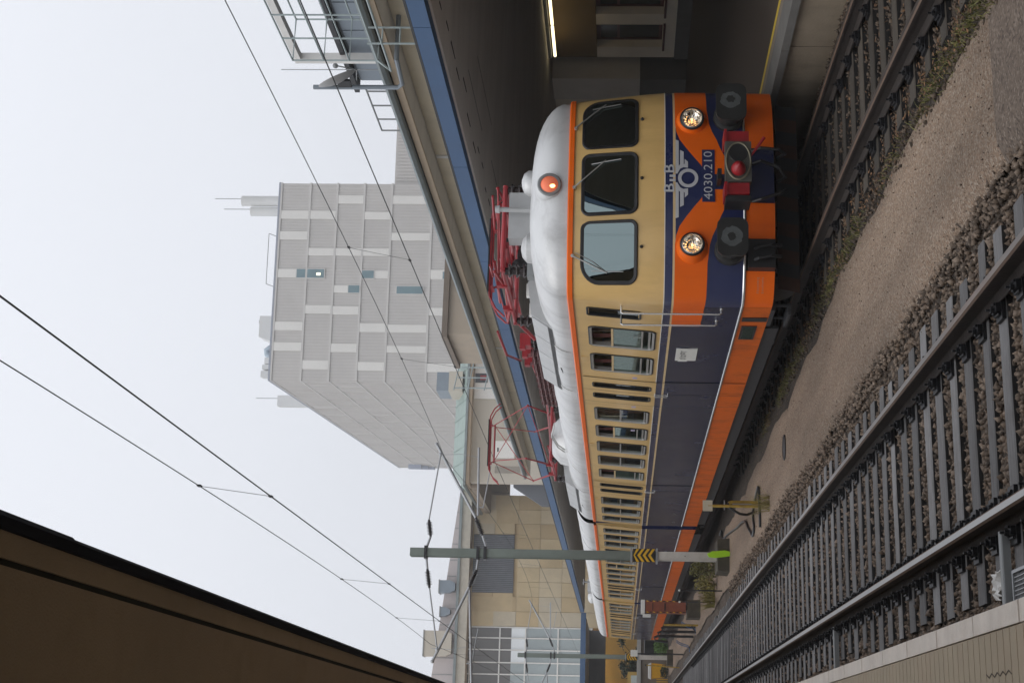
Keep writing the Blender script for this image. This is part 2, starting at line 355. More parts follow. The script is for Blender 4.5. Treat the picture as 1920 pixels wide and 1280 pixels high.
# ================================================================ PLATFORMS
o = MB().box(-9, .628, -14, 130, -.5, .448).box(.628, .70, -14, 130, -.5, .30).build('left_platform', [MT['plat_l']]); tag(o, kind='structure')
pl = o
for i in range(16):
    y = 5.15+i*.9255
    inst(MB().box(.634, .742, .011, .9145, .30, .455).mesh('coping_stone', MT['coping']) if i == 0 else cp, 'coping_stone', pl, (0, y, random.uniform(-.002, .002)))
    if i == 0: cp = [q for q in bpy.data.objects if q.name == 'coping_stone'][0].data
# raised ribs of the paving and its worn zigzag marks
mb = MB()
for i in range(110):
    y = 5.2+i*.125; mb.box(-1.6, .622, y+.006, y+.119, .440, .4535)
mb.build('paving_ribs', MT['plat_l'], pl)
mb = MB()
for k, (x0, y0) in enumerate([(.40,7.2),(.33,9.0),(.13,6.9),(.20,8.3),(.36,10.9)]):
    for i in range(9):
        a = (x0+.02*(i%2), y0+i*.055); b = (x0+.02*((i+1)%2), y0+(i+1)*.055)
        mb.bar((a[0],a[1],.4555),(b[0],b[1],.4555), .006, .002)
mb.build('zigzag_mark', mk('worn_mark', (.10,.08,.06), .9), pl)
# right platform: concrete wall face, edge slab, surface, yellow line
o = MB().box(8.42, 34, -14, 110, -.5, .494).build('right_platform', MT['plat_r']); tag(o, kind='structure'); pr = o
for i in range(28):
    y = -12.3+i*4.0
    q = MB().box(8.30, 8.415, y+.012, y+3.988, -.5, .40).build('wall_slab', MT['conc'], pr)
    MB().box(8.24, 8.70, y+.008, y+3.992, .404, .50).build('edge_slab', MT['conc_d'], pr)
MB().box(8.70, 8.86, -12, 104, .40, .502).build('edge_strip', mk('pale_strip', (.20,.165,.125), .8, 0, .15, 2), pr)
MB().box(8.87, 8.97, -12, 104, .45, .503).build('yellow_line', MT['yellow_line'], pr)

# small things between rail and left platform
for y, l in ((9.36, 'short grey steel duct laid from rail to platform near the grating'), (16.9, 'short grey steel duct laid from rail to platform farther along the ballast')):
    t = MB().prism([(-.035,0),(.035,0),(.035,.05),(.028,.058),(-.028,.058),(-.035,.05)], .70, 1.43, 0).build('cable_duct', MT['grey_metal'], at=(1.06, 0, 0)); t.location = (1.06, y, -.155)
    tag(t, l, 'duct', 'ducts from rail to platform')
t = thing('floor_grating', 'small wire mesh grating lying in the ballast against the platform edge', 'grating', (.95, 8.95, -.16))
mb = MB(); mb.box(.78,1.16,8.62,8.645,-.16,-.13).box(.78,1.16,9.225,9.25,-.16,-.13).box(.78,.80,8.645,9.225,-.16,-.13).box(1.14,1.16,8.645,9.225,-.16,-.13); mb.build('frame', MT['galv'], t)
mb = MB()
for i in range(1, 12): mb.box(.80+i*.0285-.003,.80+i*.0285+.003,8.645,9.225,-.145,-.138)
for i in range(1, 18): mb.box(.80,1.14,8.645+i*.0325-.003,8.645+i*.0325+.003,-.15,-.145)
mb.build('mesh_wires', MT['galv'], t)
rg = random.Random(8); mb = MB(); g = 7
for i in range(g):
    for j in range(g): mb.v.append((i*.03+rg.uniform(-.01,.01), j*.036+rg.uniform(-.01,.01), rg.uniform(0,.07)))
for i in range(g-1):
    for j in range(g-1): mb.f.append((i*g+j,(i+1)*g+j,(i+1)*g+j+1,i*g+j+1)); mb.m.append(0)
o = mb.build('crumpled_paper', MT['white']); o.location = (1.02, 9.5, -.17); tag(o, 'crumpled white paper caught beside the steel duct', 'litter')
# ================================================================ THE TRAIN
def paint(name, col, rough=.33, grime=.25, gcol=(.12,.10,.08), gst=(1.5,1.5,.25), gs=1.5, var=.05, bump=.02, coat=.3):
    m = mk(name, col, rough, 0, var, 1.2, (1,1,1), bump=bump, bscale=3, grime=grime, grime_col=gcol, gscale=gs, gstretch=gst)
    b = m.node_tree.nodes['Principled BSDF']; b.inputs['Coat Weight'].default_value = coat; b.inputs['Coat Roughness'].default_value = .12
    return m
MT['cream'] = paint('cream_paint', (.68,.45,.17), .36, .5, (.42,.26,.09), (1.4,1.4,.22), 2.0, .07, .035, coat=.2)
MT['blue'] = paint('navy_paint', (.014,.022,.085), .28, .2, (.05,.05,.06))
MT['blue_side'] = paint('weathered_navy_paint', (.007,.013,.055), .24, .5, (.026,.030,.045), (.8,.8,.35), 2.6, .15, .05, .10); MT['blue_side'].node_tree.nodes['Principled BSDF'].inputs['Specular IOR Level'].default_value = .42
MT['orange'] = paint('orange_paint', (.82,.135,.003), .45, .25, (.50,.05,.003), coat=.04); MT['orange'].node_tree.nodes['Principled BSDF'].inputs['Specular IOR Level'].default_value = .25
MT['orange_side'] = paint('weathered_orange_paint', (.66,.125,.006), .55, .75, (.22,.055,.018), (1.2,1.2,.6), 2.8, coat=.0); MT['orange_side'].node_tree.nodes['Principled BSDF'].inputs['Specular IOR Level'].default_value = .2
MT['roof'] = mk('silver_roof_paint', (.60,.605,.60), .40, .25, .07, 1.3, bump=.03, bscale=3, grime=.7, grime_col=(.27,.265,.26), gscale=1.3, gstretch=(1.1,2.4,.5))
MT['roof_b'] = mk('silver_hatch_paint', (.47,.475,.475), .45, .25, .07, 2, grime=.45, grime_col=(.33,.33,.33), gscale=3)
MT['silver'] = mk('chrome_trim', (.66,.66,.65), .2, .9, .06, 4)
MT['alu'] = mk('aluminium_frame', (.52,.52,.50), .35, .7, .08, 5)
MT['emblem'] = mk('silver_lettering', (.55,.56,.58), .4, .2, .06, 6)
MT['cline'] = mk('cream_line', (.66,.49,.26), .4, 0, .08, 3)
MT['red'] = mk('pantograph_red', (.30,.012,.018), .38, 0, .2, 3, grime=.45, grime_col=(.09,.010,.010), gscale=4)
MT['redpale'] = mk('faded_red', (.52,.10,.10), .45, 0, .12, 3)
MT['insul'] = mk('brown_insulator', (.035,.025,.024), .25, 0, .2, 4)
MT['under'] = mk('underframe', (.012,.011,.011), .75, 0, .3, 4)
MT['skirtlow'] = mk('underframe_shaded', (.022,.023,.026), .6, 0, .25, 3)  # grey darkened so the shadow under the train is in it
MT['buffer'] = mk('buffer_steel', (.022,.022,.021), .55, .2, .25, 5)
MT['grease'] = mk('greasy_steel', (.11,.12,.12), .45, .35, .25, 8)
MT['wshield'] = glassm('windscreen_glass', (.03,.04,.04), .34, .015, (.66,.82,.82))
MT['wglass'] = glassm('carriage_glass', (.58,.64,.55), .045, .02)
MT['wglass_g'] = glassm('green_carriage_glass', (.22,.32,.26), .09, .03, (.7,.85,.78))
MT['inside'] = mk('carriage_lining', (.10,.065,.04), .7, 0, .2, 2)
MT['ceil_in'] = mk('carriage_ceiling', (.46,.37,.17), .7, 0, .1, 2)
MT['curtain'] = mk('curtain_cloth', (.10,.028,.022), .9, 0, .3, 6, (8,8,1))
MT['seat'] = mk('seat_leather', (.05,.07,.05), .6, 0, .2, 3)
MT['paper'] = mk('notice_paper', (.70,.70,.66), .6, 0, .05, 4)
MT['ink'] = mk('ink', (.05,.05,.06), .7)

Y0, DN, PN = 16.24, .60, 2.45
ZS, ZB = .905, .55                     # silver line, bottom edge of the skirt
def hwz(z): return 1.43 if z <= 1.9 else 1.43-.10*((min(z, 3.2)-1.9)/1.17)**1.2
def rake(z): return .185*max(0, (z-1.9)/1.17)**1.1 + .03*max(0, .95-z)
def surf(a, z, off=0.):
    """a: -90..90 round the nose, beyond that along the sides (1 unit = 1 cm)"""
    h = hwz(z)
    if abs(a) <= 90:
        t = R(abs(a)); s_ = 1 if a >= 0 else -1
        x = s_*h*math.sin(t)**(2/PN) if t > 0 else 0
        yo = DN*(1-max(0, math.cos(t))**(2/PN))
        ux, uy = abs(x)/h, 1-yo/DN
        nx, ny = s_*max(ux,1e-6)**(PN-1)/h, -max(uy,1e-6)**(PN-1)/DN; k = math.hypot(nx, ny)
        return Vector((XC+x+off*nx/k, Y0+rake(z)*max(0,uy)**.5+yo+off*ny/k, z))
    s_ = 1 if a > 0 else -1
    return Vector((XC+s_*(h+off), Y0+DN+(abs(a)-90)*.01, z))
def ax(x, z):
    h = hwz(z); return math.copysign(math.degrees(math.asin(min(1, (abs(x)/h))**(PN/2))), x)
def aY(Y, s_=-1): return s_*(90+(Y-Y0-DN)*100)
NOSE = [-90+3*i for i in range(31)]; NOSE = NOSE+[-q for q in NOSE[-2::-1]]
def onfront(poly, off, mb, m=0, back=None):
    """a flat shape given in (x from the centre line, z) laid onto the curved nose"""
    xs = [p[0] for p in poly]
    mb.add([surf(ax(x, z), z, off) for x, z in poly], [tuple(range(len(poly)))], m)
def band(mb, cols, off, m=0, thick=0):
    """cols: list of (a, zlow, zhigh)"""
    k = 4
    vs = []; fs = []; dense = []
    for (a, l0, h0), (b, l1, h1) in zip(cols, cols[1:]):
        n_ = max(1, int(abs(b-a)/4)) if min(abs(a), abs(b)) < 90 else 1
        dense += [(a+(b-a)*i/n_, l0+(l1-l0)*i/n_, h0+(h1-h0)*i/n_) for i in range(n_)]
    cols = dense+[cols[-1]]
    for a, zl, zh in cols:
        for j in range(k+1): vs.append(surf(a, zl+(zh-zl)*j/k, off))
    n = k+1
    for i in range(len(cols)-1):
        for j in range(k): fs.append((i*n+j, (i+1)*n+j, (i+1)*n+j+1, i*n+j+1))
    mb.add(vs, fs, m)
def ring_poly(x0, x1, z0, z1, r, n=6, rtl=None):
    """rounded rectangle, counter-clockwise; rtl = (bl, br, tr, tl) radii"""
    rs = rtl or (r, r, r, r); out = []
    for (cx, cz, a0, q) in ((x0, z0, 180, rs[0]), (x1, z0, 270, rs[1]), (x1, z1, 0, rs[2]), (x0, z1, 90, rs[3])):
        ox = cx+q if cx == x0 else cx-q; oz = cz+q if cz == z0 else cz-q
        for i in range(n+1):
            t = R(a0+90*i/n); out.append((ox+q*math.cos(t), oz+q*math.sin(t)))
    return out
def text_mesh(s, size, bold=.012):
    c = bpy.data.curves.new('t', 'FONT'); c.body = s; c.size = size; c.align_x = 'CENTER'; c.align_y = 'CENTER'; c.resolution_u = 3; c.offset = bold*size
    o = bpy.data.objects.new('t', c); COL.objects.link(o); bpy.context.view_layer.update()
    dg = bpy.context.evaluated_depsgraph_get(); me = bpy.data.meshes.new_from_object(o.evaluated_get(dg))
    V = [tuple(v.co) for v in me.vertices]; F = [tuple(p.vertices) for p in me.polygons]
    bpy.data.objects.remove(o); bpy.data.meshes.remove(me)
    return V, F

CAR1 = dict(y0=Y0+DN, y1=34.72, wins=[(17.92,.94,'o','g'),(19.25,.94,'o','g'),(22.53,.91,'c',''),(23.86,.91,'o','g'),(25.19,.88,'c',''),(26.48,.89,'c',''),(27.82,.87,'o','g'),(31.09,.92,'c',''),(32.47,.87,'c',''),(33.72,.68,'c','')],
            doors=[(20.60,22.12,20.88,21.18,21.53,21.85),(29.20,30.62,29.38,29.72,30.04,30.39)])
CAR2 = dict(y0=35.28, y1=53.66, wins=[(35.72,.74,'c',''),(36.80,.92,'c',''),(38.06,.92,'c',''),(41.47,.92,'c',''),(42.80,.92,'o',''),(44.15,.95,'c',''),(45.50,.95,'c',''),(46.86,.95,'c',''),(50.12,1.0,'c',''),(51.55,1.0,'c','')],
            doors=[(39.30,40.95,39.50,39.85,40.30,40.65),(48.30,49.75,48.45,48.80,49.15,49.50)])
CAR3 = dict(y0=54.22, y1=72.1, wins=[(54.9,.9,'c',''),(56.2,.9,'o','g'),(57.5,.9,'c',''),(61.6,.92,'c',''),(63.,.92,'c',''),(64.4,.92,'c',''),(65.8,.92,'c',''),(70.3,.9,'c','')],
            doors=[(58.9,60.7,59.1,59.5,60.0,60.4),(67.3,69.2,67.5,67.9,68.5,68.9)])
WZ0, WZ1 = 1.955, 2.865
BANDS = [(ZB, ZS, 'orange_side'), (ZS+.03, 1.765, 'blue_side'), (1.765, 1.797, 'cline'), (1.797, 1.89, 'blue'), (1.89, 3.035, 'cream')]
SIDEM = ['orange_side','blue_side','cline','blue','cream','white']
def side_wall(mb, car, s_):
    ys = {car['y0'], car['y1']}
    for y, wd, k, g in car['wins']: ys |= {y+.03, y+wd-.03}
    for d in car['doors']: ys |= {d[2]+.02, d[3]-.02, d[4]+.02, d[5]-.02}
    ys = sorted(ys)
    if car is CAR1: ys = sorted(set(ys)|{17.12, 17.42})
    zs = [ZB, ZS, ZS+.03, 1.2, 1.5, 1.765, 1.797, 1.89, WZ0+.03, 2.2, 2.5, WZ1-.03, 3.035]
    def hole(ym, zm):
        if not (WZ0+.03 < zm < WZ1-.03): return False
        if any(y+.03 < ym < y+wd-.03 for y, wd, k, g in car['wins']): return True
        if car is CAR1 and 17.12 < ym < 17.42 and zm > 2.2: return True
        return any(d[2]+.02 < ym < d[3]-.02 or d[4]+.02 < ym < d[5]-.02 for d in car['doors'])
    P = {}
    for i, y in enumerate(ys):
        for j, z in enumerate(zs): P[i,j] = len(mb.v); mb.v.append((XC+s_*hwz(z), y, z))
    for i in range(len(ys)-1):
        for j in range(len(zs)-1):
            zm = (zs[j]+zs[j+1])/2; ym = (ys[i]+ys[i+1])/2
            if hole(ym, zm): continue
            m = 0 if zm < ZS else 1 if zm < 1.765 else 2 if zm < 1.797 else 3 if zm < 1.89 else 4
            mb.f.append((P[i,j],P[i+1,j],P[i+1,j+1],P[i,j+1])); mb.m.append(m)
def side_window(parent, y, wd, kind, g, s_, z0=WZ0, z1=WZ1, r=.10, name='window'):
    def PT(Y, z, off): return (XC+s_*(hwz(z)+off), Y, z)
    if kind == 'n': d1, d2 = .010, .026
    else: d1, d2 = .020, .048
    outer = ring_poly(y, y+wd, z0, z1, r); mid = ring_poly(y+d1, y+wd-d1, z0+d1, z1-d1, r-d1*.9); inn = ring_poly(y+d2, y+wd-d2, z0+d2, z1-d2, max(.02, r-d2*.9))
    mb = MB(); n = len(outer)
    def ring(A, B, oa, ob, m):
        vs = [PT(p[0], p[1], oa) for p in A]+[PT(p[0], p[1], ob) for p in B]
        mb.add(vs, [(i, (i+1)%n, n+(i+1)%n, n+i) for i in range(n)], m)
    ring(outer, outer, -.01, .012, 0); ring(outer, mid, .012, .016, 0); ring(mid, inn, .014, .008, 1); ring(inn, inn, .008, -.05, 1)
    w_ = mb.build(name, [MT['black'], MT['black'] if kind == 'n' else MT['alu']], parent, smooth=True)
    a, b = y+.02, y+wd-.02; H_ = z1-z0
    def pane(za, zb, off, mat):
        q = MB(); q.add([PT(a, za, off), PT(b, za, off), PT(b, zb, off), PT(a, zb, off)], [(0,1,2,3)]); return q.build('pane', mat, w_)
    def sash(z, h, off, mat):
        q = MB(); xx = XC+s_*(hwz(z)+off); q.box(min(xx,xx-s_*.03), max(xx,xx-s_*.03), a, b, z-h/2, z+h/2); return q.build('sash_bar', mat, w_)
    if kind == 'o':
        zt = z0+H_*.645; pane(z0+.05, zt, -.012, MT['wglass_g']); sash(zt, .030, .004, MT['cline']); sash(z0+H_*.20, .024, .004, MT['alu']); sash(z0+.085, .03, .003, MT['alu'])
    elif kind == 'c':
        zt = z0+H_*.52; pane(z0+.05, zt, -.02, MT['wglass']); pane(zt, z1-.05, -.012, MT['wglass']); sash(zt, .026, .004, MT['alu']); sash(z0+.075, .022, .002, MT['alu'])
    else: pane(z0+.03, z1-.03, -.012, MT['wglass'])
    if wd > .6:
        for e in (y+.05, y+wd-.05-.16):
            k = 6; q = MB()
            for i in range(k):
                xx = XC+s_*(hwz(z1)-.10+.015*(i%2)); xx2 = XC+s_*(hwz(z1)-.10+.015*((i+1)%2))
                q.add([(xx, e+.16*i/k, z0+.1),(xx2, e+.16*(i+1)/k, z0+.1),(xx2, e+.16*(i+1)/k, z1-.03),(xx, e+.16*i/k, z1-.03)], [(0,1,2,3)])
            q.build('curtain', MT['curtain'], w_)
    return w_
def door(parent, d, s_):
    ya, yb = d[0], d[1]; mid = (d[3]+d[4])/2
    for (e0, e1, w0, w1) in ((ya, mid, d[2], d[3]), (mid, yb, d[4], d[5])):
        mb = MB()
        for (za, zb, k) in BANDS:
            zz = [za+.0, zb]; nst = 3 if zb-za > .5 else 1
            for i in range(nst):
                z_a, z_b = za+(zb-za)*i/nst, za+(zb-za)*(i+1)/nst
                if k == 'cream': continue
                mb.add([(XC+s_*(hwz(z)+.007), Y, z) for Y, z in ((e0+.008,z_a),(e1-.008,z_a),(e1-.008,z_b),(e0+.008,z_b))], [(0,1,2,3)], SIDEM.index(k))
        for (p0, p1) in ((e0+.008, w0+.01), (w1-.01, e1-.008)):
            for z_a, z_b in ((1.89,WZ0),(WZ0,2.4),(2.4,WZ1),(WZ1,3.0)):
                mb.add([(XC+s_*(hwz(z)+.007), Y, z) for Y, z in ((p0,z_a),(p1,z_a),(p1,z_b),(p0,z_b))], [(0,1,2,3)], 4)
        for z_a, z_b in ((1.89,WZ0+.02),(WZ1-.02,3.0)):
            mb.add([(XC+s_*(hwz(z)+.0071), Y, z) for Y, z in ((w0+.01,z_a),(w1-.01,z_a),(w1-.01,z_b),(w0+.01,z_b))], [(0,1,2,3)], 4)
        dl = mb.build('door', [MT[k] for k in SIDEM], parent)
        side_window(dl, w0, w1-w0, 'n', '', s_, WZ0, WZ1, .07, 'door_window')
        hx = XC+s_*(1.43+.03); hy = mid-.06 if e0 == ya else mid+.06
        MB().tube([(XC+s_*1.437,hy,1.70),(hx,hy,1.70),(hx,hy,1.90),(XC+s_*1.437,hy,1.90)], .009, 6).build('handle', MT['silver'], dl)
    mb = MB()
    for y in (ya, mid, yb):
        for (za, zb) in ((ZB+.02, 1.2),(1.2,1.9),(1.9,2.45),(2.45,3.0)):
            mb.add([(XC+s_*(hwz(z)+.0095), Y, z) for Y, z in ((y-.007,za),(y+.007,za),(y+.007,zb),(y-.007,zb))], [(0,1,2,3)])
    mb.build('door_seal', MT['black'], parent)
def roof_mesh(car, nose):
    mb = MB(); pl = []
    g = 1.31
    if nose:
        pts = [surf(a, 3.10, -.015) for a in NOSE]
        far = car['y1']; L = [Vector((XC-g-.0, y, 3.1)) for y in np.linspace(far, 17.5, 40)]; Rr = [Vector((XC+g, y, 3.1)) for y in np.linspace(17.5, far, 40)]
        pl = L+pts+Rr
    else:
        pl = [Vector((XC-g, y, 3.1)) for y in np.linspace(car['y1'], car['y0'], 40)]+[Vector((XC+g, y, 3.1)) for y in np.linspace(car['y0'], car['y1'], 40)]
    lev = 12; n = len(pl); rg = random.Random(4)
    for b in range(lev+1):
        t = R(90*b/lev); c = math.cos(t)**(2/2.5) if b < lev else 0; h = .53*math.sin(t)**(2/2.5)
        for p in pl:
            x = p.x-XC; y = p.y
            if nose and y < 18.2:
                k = max(0, 1-(y-16.3)/1.9); y2 = y+(1-c)*1.15*k
            else: y2 = y
            dent = 0 if b in (0, lev) else .006*math.sin(y*2.1+x*3)+.004*math.sin(y*5.3+b)
            mb.v.append((XC+x*c*(1+dent), y2, 3.10+h*(1+dent)))
    for b in range(lev):
        for i in range(n-1): mb.f.append((b*n+i, b*n+i+1, (b+1)*n+i+1, (b+1)*n+i)); mb.m.append(0)
    mb.add([mb.v[b*n] for b in range(lev+1)]+[mb.v[b*n+n-1] for b in range(lev, -1, -1)], [tuple(range(2*lev+2))])
    if not nose: mb.add([mb.v[b*n+39] for b in range(lev+1)]+[mb.v[b*n+40] for b in range(lev, -1, -1)], [tuple(range(2*lev+2))])
    return mb
def interior(car, parent, y0):
    mb = MB(); mb.box(XC-1.36, XC+1.36, y0, car['y1']-.05, 1.05, 1.10, 0); mb.box(XC-1.29, XC+1.29, y0, car['y1']-.05, 3.0, 3.03, 1)
    for y in (y0, car['y1']-.06): mb.box(XC-1.27, XC+1.27, y, y+.03, 1.1, 3.0, 0)
    mb.build('inner_lining', [MT['inside'], MT['ceil_in']], parent)
    mb = MB(); k = 0
    for y, wd, _, _ in car['wins']:
        for s_ in (-1, 1):
            x = XC+s_*.80
            mb.box(x-.45, x+.45, y-.12, y-.02, 1.1, 2.28); mb.box(x-.45, x+.45, y-.02, y+.35, 1.1, 1.52)
    mb.build('seats', MT['seat'], parent)
def underframe(car, parent, bogies):
    mb = MB(); y0, y1 = car['y0'], car['y1']
    mb.box(XC-1.30, XC+1.30, y0+.1, y1-.1, .62, 1.0)
    rg = random.Random(int(y0))
    y = y0+3.9
    while y < y1-4.2:
        l = rg.uniform(.7, 1.5); mb.box(XC-1.28, XC-.35, y, y+l, rg.uniform(.28,.40), .62); mb.box(XC+.35, XC+1.25, y, y+l, rg.uniform(.28,.40), .62); y += l+rg.uniform(.15,.5)
    mb.build('underframe', MT['under'], parent)
    for by in bogies:
        mb = MB()
        for s_ in (-1, 1):
            x = XC+s_*1.02
            mb.prism([(by-1.75,.50),(by-1.55,.62),(by-.5,.62),(by-.35,.46),(by+.35,.46),(by+.5,.62),(by+1.55,.62),(by+1.75,.50),(by+1.4,.40),(by+.7,.42),(by+.4,.32),(by-.4,.32),(by-.7,.42),(by-1.4,.40)], x-.06, x+.06, 0)
            for yy in (by-1.2, by+1.2): mb.box(x-.1, x+.12, yy-.16, yy+.16, .42, .70)
            mb.lathe([(.07,0),(.10,.02),(.07,.05),(.10,.08),(.07,.11),(.10,.14),(.07,.17)], (x, by, .62), (0,0,1), 10)
        bg_ = mb.build('bogie', MT['under'], parent)
        for yy in (by-1.2, by+1.2):
            q = MB()
            for s_ in (-1, 1): q.lathe([(.12,-.07),(.43,-.065),(.46,-.05),(.43,-.03),(.43,.03),(.15,.05)], (XC+s_*.75, yy, ZR+.43), (s_,0,0), 24)
            q.tube([(XC-.8,yy,ZR+.43),(XC+.8,yy,ZR+.43)], .08, 10)
            q.build('wheelset', mk('wheel_steel', (.05,.045,.042), .6, .3) if 'wheel' not in MT else MT['wheel'], bg_, smooth=True)
MT['wheel'] = mk('wheel_steel', (.05,.045,.042), .6, .3)

def build_car(label, car, nose, group):
    root = thing('railcar', label, 'railcar', (XC, car['y0']-(DN if nose else 0), ZR), group)
    mb = MB()
    for s_ in (-1, 1): side_wall(mb, car, s_)
    if nose:
        zs = [ZS+.03, 1.2, 1.5, 1.765, 1.797, 1.89, 2.1, 2.24, 2.4, 2.6, 2.8, 2.93, 3.035]
        base = len(mb.v); n = len(NOSE)
        for z in zs:
            for a in NOSE: mb.v.append(tuple(surf(a, z)))
        for j in range(len(zs)-1):
            zm = (zs[j]+zs[j+1])/2
            for i in range(n-1): mb.f.append((base+j*n+i, base+j*n+i+1, base+(j+1)*n+i+1, base+(j+1)*n+i)); mb.m.append(2 if 1.765 < zm < 1.797 else 6 if zm < 1.89 else 4)
        # front apron, in pieces
        for a0, a1 in ((-90, ax(-1.10,.7)), (ax(-.72,.7), ax(-.27,.7)), (ax(.46,.7), 90)):
            cols = [(a0+(a1-a0)*i/8, ZB, ZS) for i in range(9)]; band(mb, cols, -.002, 7)
    else:
        for y in (car['y0'], car['y1']):
            mb.add([(XC-1.43,y,1.89),(XC+1.43,y,1.89),(XC+1.33,y,3.035),(XC-1.33,y,3.035)], [(0,1,2,3)], 4); mb.add([(XC-1.43,y,ZB),(XC+1.43,y,ZB),(XC+1.43,y,1.89),(XC-1.43,y,1.89)], [(0,1,2,3)], 3)
    body = mb.build('body', [MT[k] for k in SIDEM]+[MT['blue'], MT['orange']], root, smooth=True)
    y1 = car['y1']
    full = ([aY(y1)]+NOSE+[aY(y1,1)]) if nose else None
    # orange cornice below the roof and the bright line above the skirt
    mb = MB(); mc = MB()
    def run(m, prof):
        if nose: cols = [aY(y1), aY(26), aY(19)]+NOSE+[aY(19,1), aY(26,1), aY(y1,1)]; lines = [[surf(a, z, o_) for z, o_ in prof] for a in cols]
        else: lines = None
        if nose: sets = [lines]
        else: sets = [[[Vector((XC+s_*(hwz(z)+o_), y, z)) for z, o_ in prof] for y in (car['y0'], y1)] for s_ in (-1, 1)]
        for L in sets:
            k = len(prof); vs = [p for l in L for p in l]; fs = []
            for i in range(len(L)-1):
                for j in range(k): fs.append((i*k+j, (i+1)*k+j, (i+1)*k+(j+1)%k, i*k+(j+1)%k))
            m.add(vs, fs)
    run(mb, [(3.03,-.01),(3.03,.022),(3.085,.026),(3.10,.012),(3.10,-.03)]); mb.build('cornice', MT['orange'], root, smooth=True)
    run(mc, [(ZS,-.01),(ZS-.002,.012),(ZS+.008,.020),(ZS+.022,.020),(ZS+.032,.012),(ZS+.03,-.01)]); mc.build('trim_strip', MT['silver'], root, smooth=True)
    mg = MB(); run(mg, [(1.8905,-.01),(1.8905,.004),(1.9005,.004),(1.9005,-.01)]); mg.build('belt_line', MT['white'], root)
    mg = MB(); run(mg, [(3.10,-.03),(3.10,-.012),(3.145,-.028),(3.145,-.06)]); mg.build('gutter', mk('gutter_grey', (.30,.31,.33), .45, .3, .1, 2) if 'gut' not in MT else MT['gut'], root)
    rf = roof_mesh(car, nose).build('roof', MT['roof'], root, smooth=True)
    for s_ in (-1, 1):
        for y, wd, k, g in car['wins']: side_window(root, y, wd, k, g, s_)
        for d in car['doors']: door(root, d, s_)
    interior(car, root, car['y0']+(1.6 if nose else .05))
    underframe(car, root, (car['y0']+2.6, car['y1']-2.7))
    # lower sill under the skirt, under-train shadow put into its colour
    mb = MB()
    for s_ in (-1, 1): mb.box(*sorted((XC+s_*1.36, XC+s_*1.40)), car['y0']+1.0, y1-.1, .36, ZB+.03)
    mb.build('sill', MT['skirtlow'], root)
    # small lamp/plate boxes below the cornice, roof ribs
    for y in [c[0] for c in car['wins'][1::3]]:
        z = 2.95; MB().box(XC-hwz(z)-.008, XC-hwz(z)+.02, y+.25, y+.52, 2.90, 2.99).build('side_plate', MT['cream'], root)
    for y in np.arange(car['y0']+2.6, y1, 2.3):
        mb = MB(); pts = []
        for b in range(-12, 13):
            t = R(90-abs(b)*7.5); c = max(0, math.cos(t))**(2/2.5); pts.append((XC+(1 if b > 0 else -1)*1.31*c*1.002, y, 3.10+.532*math.sin(t)**(2/2.5)))
        mb.tube(pts, .009, 5); mb.build('roof_seam', MT['roof'], root)
    return root, body, rf
MT['gut'] = mk('gutter_grey', (.30,.31,.33), .45, .3, .1, 2)
car1, body1, roof1 = build_car('leading railcar with cream, blue and orange front and lit lamps', CAR1, True, 'railcars of the electric train')
car2, body2, roof2 = build_car('middle railcar of the train, partly behind the green mast', CAR2, False, 'railcars of the electric train')
car3, body3, roof3 = build_car('last railcar of the train, rearmost at the head of the track', CAR3, False, 'railcars of the electric train')
for r_, ya, yb in ((car1, 34.72, 35.28), (car2, 53.66, 54.22)):
    mb = MB(); k = 7
    for i in range(k):
        y = ya+(yb-ya)*i/k; q = (yb-ya)/k*.8; s = 1.30-.05*(i % 2)
        mb.box(XC-s, XC+s, y, y+q, .62, 3.05+.02*(i % 2))
    mb.build('gangway_bellows', MT['blue'], r_)
# sloping cab roof, aerials of the last car
MB().box(XC-.45, XC+.05, 59.2, 60.2, 3.55, 3.80).build('roof_box', MT['roof_b'], car3)
MB().tube([(XC-.3,57.2,3.6),(XC-.3,57.2,3.95)], .03, 6).box(XC-.42,XC-.18,57.15,57.25,3.90,3.94).build('aerial', MT['grey_metal'], car3)
MB().ball((XC-.3,63.0,3.68), .28, 12, 8, sc=(1,1.3,.7)).build('roof_dome', MT['roof'], car3, True)

# ---------------------------------------------------------------- front of the leading car
F1 = car1
# orange "moustache" on the navy front
topL = [(-1.02,1.772),(-.80,1.772),(-.70,1.757),(-.60,1.715),(-.47,1.635),(-.33,1.54),(-.19,1.45),(-.10,1.39)]
botL = [(-1.02,1.372),(-.80,1.345),(-.68,1.312),(-.545,1.257),(-.44,1.215),(-.33,1.155),(-.25,1.11),(-.10,1.05)]
for s_ in (-1, 1):
    mb = MB(); cols = []
    if s_ == -1: side = [(aY(17.66), 1.40, 1.772), (aY(17.5), 1.395, 1.772), (aY(17.2), 1.39, 1.772), (-90, 1.385, 1.772), (-80, 1.38, 1.772), (-72, 1.376, 1.772)]
    else: side = [(aY(17.66,1), 1.40, 1.772), (90, 1.385, 1.772), (80, 1.38, 1.772), (72, 1.376, 1.772)]
    for a, zl, zh in side: cols.append((a, zl, zh))
    for (xt, zt), (xb, zb) in zip(topL, botL): cols.append((s_*abs(ax((xt+xb)/2, 1.5)), zb, zt))
    band(mb, cols, .004); mb.build('orange_flash', MT['orange'], F1, smooth=True)
